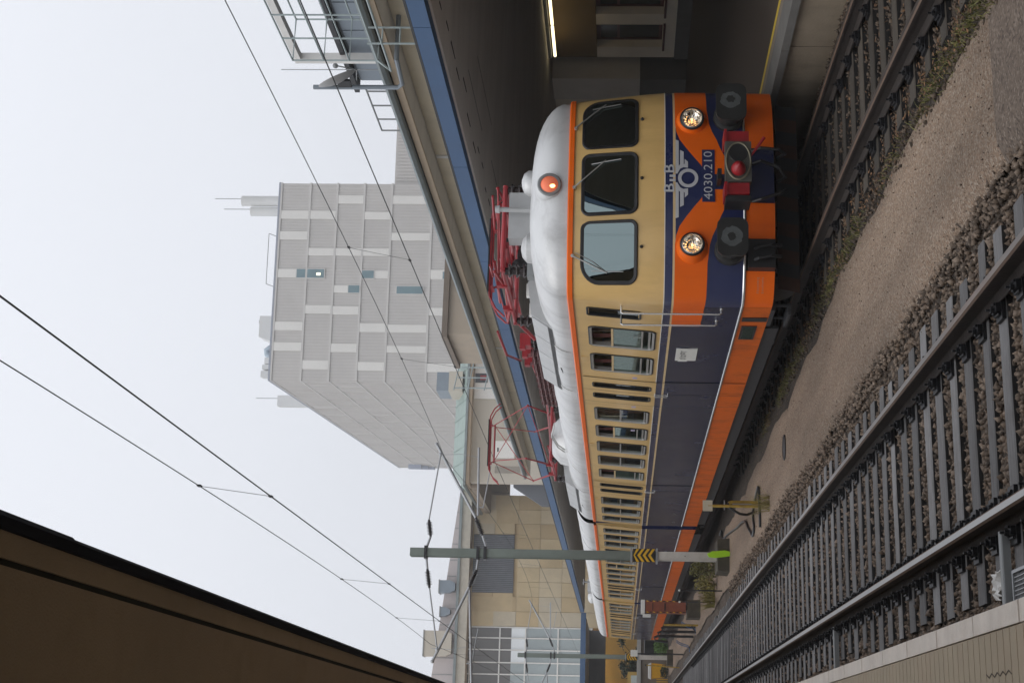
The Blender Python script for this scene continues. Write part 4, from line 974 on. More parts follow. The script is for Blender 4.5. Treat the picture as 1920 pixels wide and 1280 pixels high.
def mast(label):
    t = thing('catenary_mast', label, 'catenary mast', (MX, MY, -.15), 'catenary masts between the tracks')
    b, h = .20, .22
    mb = MB()
    for z0, z1, m in ((.12,1.58,1),(1.58,7.40,0)):
        mb.box(MX-b/2,MX+b/2,MY-h/2,MY-h/2+.016,z0,z1,m); mb.box(MX-b/2,MX+b/2,MY+h/2-.016,MY+h/2,z0,z1,m); mb.box(MX-.006,MX+.006,MY-h/2+.016,MY+h/2-.016,z0,z1,m)
    mb.build('post', [MT['mast'], MT['mast_w']], t)
    MB().prism([(MX-.42,-.5),(MX+.42,-.5),(MX+.36,.16),(MX-.36,.16)], MY-.45, MY+.45, 1).build('foundation', mk('mossy_concrete', (.085,.075,.055), .95, 0, .3, 4, bump=.5, bscale=12), t)
    # chevron board
    cb = MB().box(MX-.155,MX+.155,MY-h/2-.03,MY-h/2-.012,1.60,2.12).build('chevron_board', MT['hazb'], t)
    for k in range(4):
        z = 1.62+k*.125
        for s_ in (-1, 1):
            MB().prism([(MX,z+.085),(MX+s_*.15,max(z-.02,1.605)),(MX+s_*.15,z+.045),(MX,z+.15) if k < 3 else (MX, 2.11)], MY-h/2-.034, MY-h/2-.0305, 1).build('chevron_stripe', MT['hazy'], cb)
    for z in (1.56, 2.16): MB().box(MX-.17,MX+.17,MY-h/2-.03,MY+h/2+.03,z-.02,z+.02).build('clamp', MT['galv'], t)
    for z in (7.03, 5.62, 5.79): MB().box(MX-.15,MX+.15,MY-.15,MY+.15,z-.03,z+.03).build('clamp', MT['dark_metal'], t)
    MB().lathe([(.012,0),(.012,.01)], (MX,MY-h/2,.9), (0,-1,0), 8).build('bolt', MT['dark_metal'], t)
    for s_, A in ((1, dict(up=[(.10,7.03),(.38,6.94),(.78,7.0),(2.37,6.79)], lo=[(.10,5.58),(.42,5.70),(.85,5.88),(2.62,6.90)], reg=[(.90,5.83),(2.55,5.87)], st=[(1.10,5.71),(2.10,5.565)], dr=2.36)),
                  (-1, dict(up=[(.10,7.02),(.39,6.98),(.83,6.91),(2.25,6.66)], lo=[(.10,5.78),(.39,5.81),(.80,5.97),(2.52,6.76)], reg=[(.86,5.96),(3.0,5.83)], st=[(2.55,5.84),(1.75,5.72)], dr=2.22))):
        P_ = lambda q: (MX+s_*q[0], MY, q[1])
        ca = MB()
        for k, r_ in (('up', .018), ('lo', .034)):
            a = A[k]; ca.tube([P_(a[0]), P_(a[1])], .028, 8); ca.tube([P_(a[2]), P_(a[3])], r_, 8)
        ca.tube([P_(A['reg'][0]), P_(A['reg'][1])], .028, 8); ca.tube([P_(A['st'][0]), P_(A['st'][1])], .014, 6)
        ca.tube([P_(A['st'][0]), (MX+s_*A['st'][0][0], MY, A['reg'][0][1])], .014, 6)
        ca.tube([P_((A['dr'],6.80)), P_((A['dr']+.02,6.3)), P_((A['dr']-.05,A['reg'][0][1]+.02))], .006, 5)
        ca.ball(P_(A['up'][3]), .05, 8, 6); ca.ball(P_(A['lo'][3]), .045, 8, 6)
        c_ = ca.build('cantilever', MT['galv'], t, True)
        for k in ('up', 'lo'): rod_insul(c_, P_(A[k][1]), P_(A[k][2]))
    return t
mast1 = mast('green steel catenary mast with chevron board, nearer and larger one')
mast2 = copy_tree(mast1, (-.08, 36.6, 0)); mast2['label'] = 'green steel catenary mast at the far end beyond the last railcar'
o = MB().prism([(-.05,.0),(.05,.0),(.085,.12),(.08,.42),(.03,.54),(-.05,.50),(-.075,.35),(-.06,.1)], -.02, .02, 1).build('marker_sleeve', MT['neon']); o.location = (MX+.02, MY-.50, -.13); o.rotation_euler = (.06, -.08, 0)
tag(o, 'fluorescent yellow green sleeve leaning on the mast foundation', 'marker')
def parab(y, ym, z0, k): return z0+k*(y-ym)**2
def wire(name, pts, r, label, grp, kind):
    o = MB().tube(pts, r, 6).build(name, MT['wire']); return tag(o, label, kind, grp)
ys1 = [float(v) for v in np.linspace(-26, 33.5, 40)]; ys2 = [float(v) for v in np.linspace(33.5, 70.1, 24)]; ys3 = [float(v) for v in np.linspace(70.1, 110, 12)]
def line(xf, mz, cz, lab, dys):
    m_ = [(xf(y), y, mz(y)) for y in ys1+ys2[1:]+ys3[1:]]
    c_ = [(xf(y), y, cz(y)) for y in ys1+ys2[1:]+ys3[1:]]
    wire('messenger_wire', m_, .0052, 'upper carrying wire sagging above '+lab, 'overhead wires', 'wire'); wire('contact_wire', c_, .0068, 'lower contact wire above '+lab, 'overhead wires', 'wire')
    for i, y in enumerate(dys):
        y2 = y+.5
        d = MB().tube([(xf(y),y,mz(y)),(xf(y2),y2,cz(y2))], .0028, 5)
        d.box(xf(y)-.008,xf(y)+.008,y-.05,y+.02,mz(y)-.02,mz(y)+.014); d.box(xf(y2)-.008,xf(y2)+.008,y2-.02,y2+.05,cz(y2)-.014,cz(y2)+.02)
        tag(d.build('dropper', MT['wire']), 'thin dropper wire joining the two wires above '+lab+', '+['nearest','second','third','fourth','fifth','sixth','seventh','eighth'][i]+' along the line', 'dropper', 'droppers of the overhead line')
line(lambda y: 6.72+.0*y, lambda y: parab(y,5,6.15,.00068) if y <= 33.5 else parab(y,51.8,6.22,.00157) if y < 70.1 else 6.74, lambda y: 5.44+.0022*min(y,36) if y < 36 else 5.519, 'the train', [9.6, 18.68, 24.6, 38, 46, 54, 62])
line(lambda y: 2.27, lambda y: parab(y,10,6.30,.00095) if y <= 33.5 else parab(y,51.8,6.30,.0015) if y < 70.1 else 6.80, lambda y: 5.70+.0045*min(y,30), 'the empty track', [12.87, 20.35, 26.6, 37])

# ================================================================ LEFT PLATFORM CANOPY
t = thing('platform_canopy', 'dark brown concrete canopy overhead above the left platform', 'canopy', (-3, 0, 5.3))
MT['soff_l'] = mk('canopy_soffit', (.32,.24,.155), .9, 0, .10, .8, bump=.3, bscale=60, grime=.6, grime_col=(.20,.145,.085), gscale=1.6)
MB().box(-9,.775,-30,120,5.30,5.52).build('roof_slab', MT['soff_l'], t); MB().box(.812,.935,-30,120,5.30,5.52).build('edge_beam', MT['soff_l'], t)  # unseen far length added to darken reflections in the train side
MB().box(.770,.820,-30,120,5.325,5.50).build('drip_groove', mk('mossy_groove', (.02,.02,.012), .95, 0, .3, 6), t)
gm = mk('black_gutter', (.008,.008,.011), .9, 0, .25, 3, spec=.08)
MB().prism([(.937,5.27),(.985,5.25),(1.02,5.29),(1.02,5.45),(.937,5.45)], -30, 7.4, 1).build('gutter', gm, t); MB().prism([(.937,5.27),(.985,5.25),(1.012,5.29),(1.012,5.455),(.937,5.455)], 7.403, 120, 1).build('gutter', gm, t)

# ================================================================ STATION BUILDING ON THE RIGHT
t = thing('station_building', 'long station building with blue edged canopy along the right platform', 'station building', (16, 30, .5)); SB = t
MT['fascia'] = mk('blue_fascia', (.058,.115,.22), .65, 0, .10, .6, grime=.3, grime_col=(.05,.085,.15), gscale=1.5)
MT['soff_r'] = mk('concrete_soffit', (.70,.66,.61), .9, 0, .08, .5, (1,3,1), bump=.1, bscale=30, grime=.35, grime_col=(.48,.44,.39), gscale=.8, gstretch=(.3,2,1))
MT['wall_u'] = mk('cream_render', (.68,.60,.45), .9, 0, .06, 1.2, bump=.06, bscale=40, grime=.3, grime_col=(.36,.32,.25), gscale=1.2, gstretch=(1,1,.3))
MT['tan'] = mk('tan_fascia', (.46,.36,.25), .7, 0, .08, 1.5)
MT['wall_g'] = mk('ground_floor_render', (.84,.76,.64), .9, 0, .06, 1.5, bump=.05)
MB().box(8.78,31,-34,94,4.80,5.02).build('canopy_slab', MT['soff_r'], SB)
for i in range(29):
    y = 15.8-4.4*11+4.4*i
    if y > 93: break
    MB().box(8.60,8.775,y+.008,min(y+4.392,94),4.83,5.055).build('fascia_panel', MT['fascia'], SB)
MB().box(8.60,12.5,-34,94.2,5.06,5.09).build('canopy_roofing', mk('bitumen', (.06,.06,.06), .9), SB)
MB().box(12.60,30,-34,63.5,5.09,6.62).build('upper_wall', MT['wall_u'], SB)
MB().box(12.02,30.4,-34,63.9,6.625,6.67).build('eave_board', MT['soff_r'], SB); MB().box(11.96,12.018,-34,63.9,6.63,6.77).build('eave_fascia', MT['tan'], SB)
gg = mk('gutter_zinc', (.22,.25,.25), .45, .5, .12, 2)
MB().prism([(11.80,6.87),(11.83,6.80),(11.90,6.775),(11.955,6.80),(11.955,6.92),(11.82,6.92)], -34, 63.9, 1).build('roof_gutter', gg, SB)
MB().box(11.97,30.4,-34,63.9,6.80,6.93).build('roof_slab', mk('roof_metal', (.10,.105,.11), .5, .3), SB)
for y in (28.9, 44.5): MB().box(12.565,12.598,y,y+.12,5.1,6.6).build('downpipe', MT['white'], SB)
# ground floor
MB().box(21.0,30,-34,40.45,.46,1.31).build('ground_floor_wall', MT['wall_g'], SB); MB().box(21.0,30,-34,40.45,3.33,4.79).build('lintel_wall', mk('ochre_lintel', (.20,.135,.06), .85, 0, .08, 1), SB)
wy = [(36.30,37.73),(38.36,39.78)]+[(36.30-2.06*k, 37.73-2.06*k) for k in range(1, 6)]
edges = sorted(wy); prev = -34
for a, b in edges+[(40.45, None)]:
    MB().box(21.0,30,prev,a,1.31,3.33).build('wall_pier', MT['wall_g'], SB); prev = b
MT['wred'] = mk('dark_red_frame', (.085,.018,.015), .5, 0, .15, 4)
for a, b in wy:
    f = MB().box(21.26,21.33,a,a+.10,1.31,3.33).box(21.26,21.33,b-.10,b,1.31,3.33).box(21.26,21.33,a+.1,b-.1,1.31,1.42).box(21.26,21.33,a+.1,b-.1,3.2,3.33).box(21.265,21.325,a+.1,b-.1,2.62,2.70).build('window', MT['wred'], SB)
    MB().box(21.285,21.30,a+.1,b-.1,1.42,2.62).build('pane', mk('dull_window', (.05,.055,.05), .15, 0, .3, 2) if 'dw' not in MT else MT['dw'], f); MT['dw'] = bpy.data.materials['dull_window']
    MB().box(21.285,21.30,a+.1,b-.1,2.70,3.2).build('pane', MT['dw'], f)
    MB().box(20.90,21.25,a-.08,b+.08,1.24,1.305).build('sill', MT['wred'], f)
MB().box(20.93,20.998,-34,40.45,.46,.92).build('plinth', mk('plinth_grey', (.13,.125,.12), .8, 0, .1, 3), SB)
MB().box(21.6,30,40.45,41.15,.46,4.79).build('door_recess', mk('dark_door', (.03,.025,.022), .6), SB)
MB().box(20.6,30,41.15,42.65,1.97,4.78).build('pillar', mk('pillar_grey', (.74,.69,.62), .85, 0, .05, 2), SB); MB().box(20.58,30,41.16,42.64,.46,1.968).build('pillar_base', mk('pillar_dark', (.16,.155,.145), .8, 0, .05, 2), SB)
MB().box(20.9,30,42.65,90,.46,4.79).build('rear_wall', MT['wall_g'], SB)
for a, b, l in ((35.0,37.33,'longer lit fluorescent tube under the right canopy'),(37.42,39.30,'farther lit fluorescent tube under the right canopy, ending by the dark doorway')):
    f = thing('tube_light', l, 'light', (20.5,(a+b)/2,4.6), 'tube lights under the canopy')
    MB().box(20.36,20.50,a,b,4.70,4.795).build('housing', MT['grey_metal'], f); MB().tube([(20.43,a+.03,4.60),(20.43,b-.03,4.60)], .045, 10).build('tube', emis('lit_tube', (1,.84,.50), 2.6) if 'lt' not in MT else MT['lt'], f, True); MT['lt'] = bpy.data.materials['lit_tube']
# roof-deck things
MT['rmetal'] = mk('blue_grey_sheet', (.22,.26,.30), .45, .3, .08, 2)
pn = thing('roof_shed', 'blue grey sheet metal shed on the station roof behind the satellite dish', 'shed', (15, 22, 6.94))
MB().box(13.62,16,14,27.3,6.95,8.10).build('shed_core', MT['rmetal'], pn)
for i in range(12): MB().box(13.55,13.617,14.02+i*1.1,15.08+i*1.1,6.95,8.02).build('metal_sheet', MT['rmetal'], pn)
MB().box(13.40,16.2,14,27.45,8.10,8.20).build('shed_roof', MT['dark_metal'], pn)
cg = thing('access_cage', 'pale steel ladder cage standing over the gutter at the station roof edge', 'ladder cage', (12.2, 22.0, 6.9))
mb = MB(); gs = mk('pale_green_steel', (.36,.42,.42), .5, .3, .1, 3)
for y in (19.9,20.7,21.5,22.3):
    for x in (11.5, 12.3): MB().tube([(x,y,6.75),(x,y,8.25)], .017, 6).build('upright', gs, cg)
for z in (6.75,7.25,7.7,8.25):
    MB().tube([(11.5,19.9,z),(11.5,22.3,z),(12.3,22.3,z),(12.3,19.9,z)], .016, 6).build('cage_ring', gs, cg)
MB().tube([(11.5,22.3,6.75),(11.3,22.3,6.5),(11.3,19.0,6.5)], .02, 6).build('cage_foot', gs, cg)
for x in (11.3, 11.6):
    MB().tube([(x,21.3,5.09),(x,21.3,6.75)], .02, 6).build('ladder_rail', gs, cg)
for k in range(5): MB().tube([(11.3,21.3,5.3+.3*k),(11.6,21.3,5.3+.3*k)], .015, 6).build('rung', gs, cg)
pf = thing('roof_portal', 'white steel portal frame with a plant, above the station roof edge', 'frame', (13.5, 25.5, 6.94))
MB().box(13.3,13.45,25.75,25.93,6.95,9.0).build('post', MT['white'], pf); MB().box(13.3,13.45,18,25.93,9.0,9.14).build('beam', MT['white'], pf)
sp = thing('satellite_dish', 'satellite dish on a bent steel pole at the station roof edge', 'satellite dish', (11.7, 23.7, 6.5))
MB().tube([(12.6,22.7,6.50),(11.75,22.75,6.50),(11.70,23.6,6.52),(11.70,23.75,6.62),(11.70,23.75,8.2)], .045, 8).build('pole', mk('pole_steel', (.22,.25,.28), .5, .4, .1, 3), sp, True)
d_ = MB(); nn = Vector((.85,-.34,.42)).normalized(); d_.lathe([(.04,-.08),(.2,-.06),(.36,0),(.37,.012),(.36,.012),(.2,-.045),(.04,-.06)], (11.72,23.45,7.70), nn, 20); dd = d_.build('dish', mk('dish_grey', (.34,.34,.34), .5), sp, True)
MB().tube([Vector((11.72,23.5,7.35)), Vector((11.65,22.95,7.25)), Vector((11.60,22.7,7.55))], .012, 6).ball((11.60,22.7,7.58), .05, 8, 6).build('feed_arm', MT['grey_metal'], sp)
MB().bar((11.72,23.5,7.6),(11.70,23.75,7.6),.05,.25).build('bracket', MT['dark_metal'], sp)
rl = thing('roof_railing', 'thin steel railing at the end of the roof shed', 'railing', (13.5, 28.5, 6.94))
for y in (27.6,28.3,29.0,29.6): MB().tube([(13.5,y,6.93),(13.5,y,7.98)], .02, 6).build('post', MT['grey_metal'], rl)
for z in (7.5,7.98): MB().tube([(13.5,27.5,z),(13.5,29.6,z)], .02, 6).build('rail', MT['grey_metal'], rl)
tag(MB().tube([(13.3,26.2,6.93),(13.3,26.2,9.5)], .010, 5).build('whip_aerial', MT['galv']), 'thin whip aerial rising behind the satellite dish', 'aerial')
ph = thing('penthouse', 'small beige rendered penthouse on the station roof before the grey tower', 'penthouse', (16, 48, 6.94))
MB().box(14.05,17.2,48.0,52,6.93,8.66).build('wall', mk('beige_render', (.44,.37,.29), .9, 0, .12, 1.5, grime=.4, grime_col=(.33,.27,.2), gscale=1.5), ph); MB().box(13.9,17.4,47.85,52.2,8.66,8.86).build('roof', mk('brown_edge', (.20,.16,.125), .7), ph)
sr = thing('stair_railing', 'steel stair and guard rails on the roof before the grey tower', 'railing', (15.5, 58, 6.94))
for k in range(4): MB().tube([(14.6+.45*k,58,6.93),(14.6+.45*k,58,9.6-.15*k)], .03, 6).build('post', gs, sr)
for z in (8.3, 9.0, 9.6): MB().tube([(14.5,58,z),(16.2,58,z-.3)], .025, 6).build('rail', gs, sr)

rg = random.Random(31)
for k in range(16):
    y = 12.4+k*.72+rg.uniform(-.15,.15); x = 9.25+rg.uniform(-.1,.25); l = rg.uniform(.25,.6)
    MB().add([(x-.03,y,4.7975),(x+.03,y+.05,4.7975),(x+.02,y+l,4.7975),(x-.02,y+l*.9,4.7975)], [(0,1,2,3)]).build('drip_stain', MT['dark_gap'], SB)
for x, y, l in ((9.9,19.5,2.2),(10.7,20.6,2.6),(10.1,23.4,1.6)):
    MB().add([(x-.012,y,4.7972),(x+.012,y,4.7972),(x+.012,y+l,4.7972),(x-.012,y+l,4.7972)], [(0,1,2,3)]).build('soffit_crack', MT['dark_gap'], SB)
# ================================================================ FAR BUILDINGS
ang = R(5.1); D1 = Vector((math.sin(ang), math.cos(ang), 0)); E1 = Vector((math.cos(ang), -math.sin(ang), 0)); C0 = Vector((43.53, 170., 0))
MT['clad'] = mk('grey_cladding', (.55,.525,.50), .7, .1, .05, .3, grime=.2, grime_col=(.50,.475,.45), gscale=.3, gstretch=(1,1,.2))
MT['clad_r'] = mk('cladding_rib', (.575,.55,.525), .65, .1, .05, .3)
MT['clad_p'] = mk('pale_cladding_panel', (.77,.75,.71), .6, 0, .04, .3)
MT['clad_l'] = mk('cladding_ledge', (.60,.58,.555), .6, 0, .04, .5)
MT['twin'] = mk('tower_glass', (.13,.22,.25), .12, 0, .15, .5)
tw = thing('grey_tower', 'tall grey ribbed office tower with pale strip panels rising behind the station', 'tower', tuple(C0), None)
WF, LS, ZT = 25.6, 106., 46.6
def Q(a, d, z): p = C0+E1*a+D1*d; return (p.x, p.y, z)
def qbox(a0,a1,d0,d1,z0,z1,mb=None,m=None):
    mb = mb or MB(); return mb.add([Q(a0,d0,z0),Q(a1,d0,z0),Q(a1,d1,z0),Q(a0,d1,z0),Q(a0,d0,z1),Q(a1,d0,z1),Q(a1,d1,z1),Q(a0,d1,z1)], [(0,3,2,1),(4,5,6,7),(0,1,5,4),(1,2,6,5),(2,3,7,6),(3,0,4,7)], m)
qbox(0,WF,0,LS,0,ZT).build('wall', MT['clad'], tw)
FL = [46.6,42.83,39.33,35.83,32.28,27.11,22.5,18,13.5]
for z in FL: qbox(-.10,WF+.08,-.14,LS+.1,z-.11,z+.11).build('floor_ledge', MT['clad_l'], tw)
qbox(-.12,WF+.1,-.15,LS+.1,46.72,46.95).build('parapet', mk('parapet_blue', (.30,.32,.38), .6), tw)
mb = MB(); n = 64
for i in range(n):
    a = WF*(i+.25)/n; qbox(a,a+WF/n*.48,-.045,-.003,13.6,46.4,mb)
o = mb.build('cladding_ribs', MT['clad_r'], tw); o['kind'] = 'stuff'
mb = MB(); n = 180; rg = random.Random(9)
for i in range(n):
    dd = LS*(i+.2)/n
    for k in range(len(FL)-1):
        if rg.random() < .8: qbox(-.07-.04*rg.random(),-.003,dd,dd+LS/n*.5,FL[k+1]+.15,FL[k]-.15,mb)
o = mb.build('side_ribs', MT['clad_r'], tw); o['kind'] = 'stuff'
px = lambda y: (1315-y)/1172*WF      # crop rows of the front were measured from its left corner
PAN = [(0,[(310,360),(435,485),(975,1025),(1095,1145)]),(1,[(310,360),(535,580),(875,925),(1200,1250)]),(2,[(215,265),(535,580),(880,930),(1100,1150)]),(3,[(315,360),(535,580),(980,1030),(1205,1255)]),(4,[(215,265),(440,485),(985,1030),(1110,1150)]),(5,[(885,930),(1210,1260),(660,715)])]
for k, L in PAN:
    for a, b in L: qbox(px(b),px(a),-.13,-.004,FL[k+1]+.13,FL[k]-.13).build('strip_panel', MT['clad_p'], tw)
for a, b, zt, zb in ((662,713,44.05,42.95),(662,713,42.7,40.55),(757,800,37.35,35.95),(668,713,35.7,34.2),(760,803,31.2,27.9),(672,713,25.4,24.3)):
    f = qbox(px(b)-.1,px(a)+.1,-.17,-.005,zb-.12,zt+.12).build('window', MT['clad_l'], tw); qbox(px(b),px(a),-.185,-.15,zb,zt).build('pane', MT['twin'], f)
for a, b, k in ((662,713,0),(757,800,2),(668,713,3)): qbox(px(b),px(a),-.125,-.0045,FL[k+1]+.13,FL[k]-.13).build('strip_panel', MT['clad_p'], tw)
qbox(px(690)-.2,px(690)+.15,-.20,-.186,41.0,41.5).build('lit_lamp', emis('office_lamp', (1,.95,.7), 1.6), tw)
wg = thing('lower_wing', 'lower grey clad wing standing right of the tall grey tower', 'building', tuple(C0+E1*30))
qbox(WF+.02,WF+22,.8,40,0,32.2).build('wall', MT['clad'], wg)
mb = MB()
for i in range(48): qbox(WF+.2+i*.45,WF+.42+i*.45,.70,.797,12,32,mb)
o = mb.build('cladding_ribs', MT['clad_r'], wg); o['kind'] = 'stuff'
for a, z in ((WF+5.2,29.2),(WF+5.2,23.0),(WF+1.4,26)): qbox(a,a+1.1,.66,.79,z-2.2,z+1.2).build('strip_panel', MT['clad_p'], wg)
# roof plant of the tower
MT['plant'] = mk('white_plant', (.66,.66,.64), .6, 0, .05, .5)
def rooftop(a0,a1,d0,d1,h,name,label,cat): return tag(qbox(a0,a1,d0,d1,46.96,46.96+h).build(name, MT['plant']), label, cat)
for a, d, r_, h, l in ((24.1,3,.68,5.5,'taller white flue cylinder on the tower roof'),(22.75,3.2,.62,4.3,'shorter white flue cylinder beside the taller one on the tower roof')):
    p = Q(a,d,47.0); f = thing('roof_flue', l, 'flue', p, 'flues on the tower roof')
    MB().lathe([(r_,.35),(r_,h),(r_*.9,h+.02)], p, (0,0,1), 24).build('cylinder', MT['plant'], f, True); MB().lathe([(r_*.7,0),(r_*.7,.36)], p, (0,0,1), 16).build('base', MT['grey_metal'], f); MB().tube([(p[0]+.3,p[1],p[2]+h),(p[0]+.3,p[1],p[2]+h+3.6)], .05, 5).build('lightning_rod', MT['grey_metal'], f)
f = thing('cooling_unit', 'white boxed cooling unit with sloping side on the tower roof', 'roof unit', Q(6.5,3,47))
MB().add([Q(5.2,2,47.0),Q(8.6,2,47.0),Q(8.6,5,47.0),Q(5.2,5,47.0),Q(5.9,2,49.0),Q(8.6,2,49.0),Q(8.6,5,49.0),Q(5.9,5,49.0)],[(0,3,2,1),(4,5,6,7),(0,1,5,4),(1,2,6,5),(2,3,7,6),(3,0,4,7)]).build('housing', MT['plant'], f)
MB().lathe([(.5,0),(.5,.1),(.2,.3)], Q(8.0,3,49.0), (0,0,1), 10).build('fan', MT['grey_metal'], f)
f = thing('roof_duct', 'curved blue grey air duct on the tower roof', 'duct', Q(4.4,3,47)); MB().tube([Q(4.6,3,46.9),Q(4.6,3,47.7),Q(4.3,3,48.1),Q(3.8,3,48.0),Q(3.5,3,47.5)], .42, 10).build('bend', mk('duct_blue', (.35,.42,.48), .5), f, True)
for i, (a0,a1,h,l) in enumerate(((2.4,3.2,1.1,'small white box on the tower roof, next to the duct'),(1.7,2.3,1.35,'middle small white box on the tower roof'),(.7,1.5,1.5,'white box nearest the left corner of the tower roof'))): rooftop(a0,a1,2,3.5,h,'roof_box',l,'roof box')
f = thing('tower_railing', 'thin steel guard rail on the tower parapet', 'railing', Q(14,.3,47))
for a in (12.0,18.6): MB().tube([Q(a,.3,46.9),Q(a+.4,.3,48.0)], .05, 5).build('post', MT['grey_metal'], f)
MB().tube([Q(12.4,.3,48.0),Q(19.0,.3,48.0)], .05, 5).build('rail', MT['grey_metal'], f)
f = thing('far_stack', 'pale stack rising behind the left corner of the grey tower', 'stack', Q(3.2,60,46)); qbox(5.4,7.2,60,62,40,60.6).build('shaft', MT['plant'], f); MB().tube([Q(6.8,61,60.6),Q(6.8,61,64.5)], .06, 5).build('rod', MT['grey_metal'], f)
f = thing('side_balcony', 'blue grey bay with banners at the far end of the tower side', 'bay', Q(-1,100,38))
for k in range(3): qbox(-.9+.2*k,-.05,LS-7+2.2*k,LS-5.6+2.2*k,41.5-1.0*k,44.0-1.0*k).build('panel', mk('bay_blue', (.36,.40,.50), .6) if k == 0 else bpy.data.materials['bay_blue'], f)

# ---------------------------------------------------------------- cream building with copper roof, between tower and hall
MT['copper'] = mk('copper_roof', (.25,.315,.285), .7, .1, .12, 1.2, grime=.3, grime_col=(.32,.37,.345), gscale=.8)
MT['cream2'] = mk('cream_wall', (.52,.475,.40), .9, 0, .06, .7, bump=.05, grime=.25, grime_col=(.42,.37,.3), gscale=.7)
cb = thing('copper_roof_building', 'cream building with green copper roof edge left of the grey tower', 'building', (25, 100, -.1))
MB().box(18.2,42,100,100.6,0,13.35).box(26.5,42,100.6,135,0,13.35).build('wall', MT['cream2'], cb); MB().prism([(17.9,12.9),(20.4,12.9),(20.4,13.34),(17.9,13.34)], 100.61, 111.9, 1).build('link_soffit', mk('brown_soffit', (.24,.19,.14), .85), cb)
MB().prism([(18.0,13.35),(42,13.35),(42,13.55),(17.9,13.55)], 98.9, 136, 1).build('eave', MT['tan'], cb); MB().prism([(17.8,13.56),(42,13.56),(42,13.72),(17.75,13.72)], 98.7, 136, 1).build('gutter', gg, cb)
mb = MB(); mb.add([(18.3,98.9,13.73),(42,98.9,13.73),(42,104,15.1),(19.7,104,15.1),(18.3,136,13.73),(42,136,13.73),(42,130,15.1),(19.7,130,15.1)], [(0,1,2,3),(4,7,6,5),(0,3,7,4),(3,2,6,7)]); mb.build('roof', MT['copper'], cb)
for i in range(20): MB().bar((19.5+i*1.15,98.95,13.76),(20.0+i*1.15,103.9,15.13),.06,.05).build('roof_seam', MT['copper'], cb)
w_ = MB().box(26.0,27.3,99.88,99.99,12.3,13.3).box(24.35,26.0,99.88,99.99,11.4,13.3).build('window_surround', MT['clad_p'], cb); MB().box(25.55,26.25,99.84,99.875,12.35,13.25).build('pane', mk('dark_glass', (.03,.03,.035), .15), w_); MB().box(25.75,26.1,99.82,99.838,12.45,12.9).build('red_blind', MT['red'], w_)
w_ = MB().box(19.95,21.2,99.7,99.99,10.2,11.6).build('wall_box', MT['clad_p'], cb); MB().box(20.4,20.7,99.68,99.698,11.35,11.45).build('box_vent', MT['dark_metal'], w_)
w_ = MB().box(18.9,19.4,99.95,99.995,9.8,11.6).build('niche', mk('niche', (.30,.27,.23), .9), cb)
f = thing('roof_unit', 'grey air handling unit on the copper roof below the tower', 'roof unit', (25.7,101,15)); MB().box(24.95,26.35,100,102.5,15.2,16.1).build('housing', MT['rmetal'], f); MB().box(24.9,26.4,99.9,102.6,14.2,15.2).build('plinth', MT['cream2'], f)
f = thing('grey_screen', 'plain dark grey slab wall beside the cream building', 'wall', (17.6, 101, 0)); MB().prism([(16.6,4.5),(18.3,4.5),(18.3,10.3),(18.1,10.3),(16.75,8.2)], 101, 101.4, 1).build('slab', mk('slate_grey', (.12,.13,.15), .7, 0, .06, 1), f)

# ---------------------------------------------------------------- sandstone hall
hl_ = thing('sandstone_hall', 'sandstone faced hall with grey louvre and tall glass front at the far end', 'hall', (10, 112, -.1)); HY = 112
MT['sand'] = [mk('sandstone_%d' % i, c, .85, 0, .09, .8, bump=.04, grime=.3, grime_col=(c[0]*.8,c[1]*.74,c[2]*.62), gscale=.5) for i, c in enumerate(((.54,.42,.25),(.57,.455,.28),(.50,.38,.22),(.60,.50,.34),(.55,.48,.36)))]
MB().box(9.05,19.4,HY+.16,HY+30,0,14.85).build('wall', MT['sand'][2], hl_)
rg = random.Random(21); z = 0
cols = np.linspace(9.07, 19.38, 10); rows = np.linspace(.0, 14.2, 9)
for i in range(9):
    for j in range(8):
        x0, x1, z0, z1 = cols[i]+.012, cols[i+1]-.012, rows[j]+.012, rows[j+1]-.012
        if x1 > 11.65 and x0 < 16.25 and z1 > 10.95: continue
        MB().box(x0,x1,HY+rg.uniform(0,.02),HY+.158,z0,z1).build('stone_slab', rg.choice(MT['sand']), hl_)
lv = MB().box(11.66,16.24,HY+.10,HY+.159,10.93,14.18).build('louvre', mk('louvre_back', (.10,.105,.115), .6), hl_)
for k in range(30): MB().box(11.70+k*.151,11.70+k*.151+.085,HY-.02,HY+.098,10.95,14.16).build('slat', MT['lv'] if 'lv' in MT else mk('louvre_slat', (.20,.21,.23), .5, .3), lv); MT['lv'] = bpy.data.materials['louvre_slat']
for x0, x1, z0, z1 in ((9.08,11.64,10.95,12.5),(9.08,11.64,12.54,14.18),(16.27,19.38,10.95,12.5),(16.27,19.38,12.54,14.18)): MB().box(x0,x1,HY+.01,HY+.158,z0,z1).build('stone_slab', rg.choice(MT['sand']), hl_)
MB().box(3.0,19.9,HY-1.5,HY+30,14.30,14.42).build('soffit', mk('hall_soffit', (.30,.23,.16), .8), hl_); MB().box(3.0,19.95,HY-1.56,HY-1.5,14.3,15.1).build('eave_fascia', mk('hall_fascia', (.46,.42,.35), .7), hl_); MB().box(3.0,20.0,HY-1.7,HY-1.56,15.0,15.2).build('gutter', gg, hl_)
MB().prism([(19.6,15.1),(19.6,15.25),(2.5,17.2),(2.5,15.1)], HY-1.2, HY+26, 1).build('roof', mk('pinkish_roof', (.50,.45,.44), .6, .1, .06, .6), hl_)
for k in range(13): MB().bar((4+k*1.25,HY-1.22,15.3),(4+k*1.25,HY-1.22,17.0-(k*1.25)*.112),.05,.03).build('roof_seam', MT['grey_metal'], hl_)
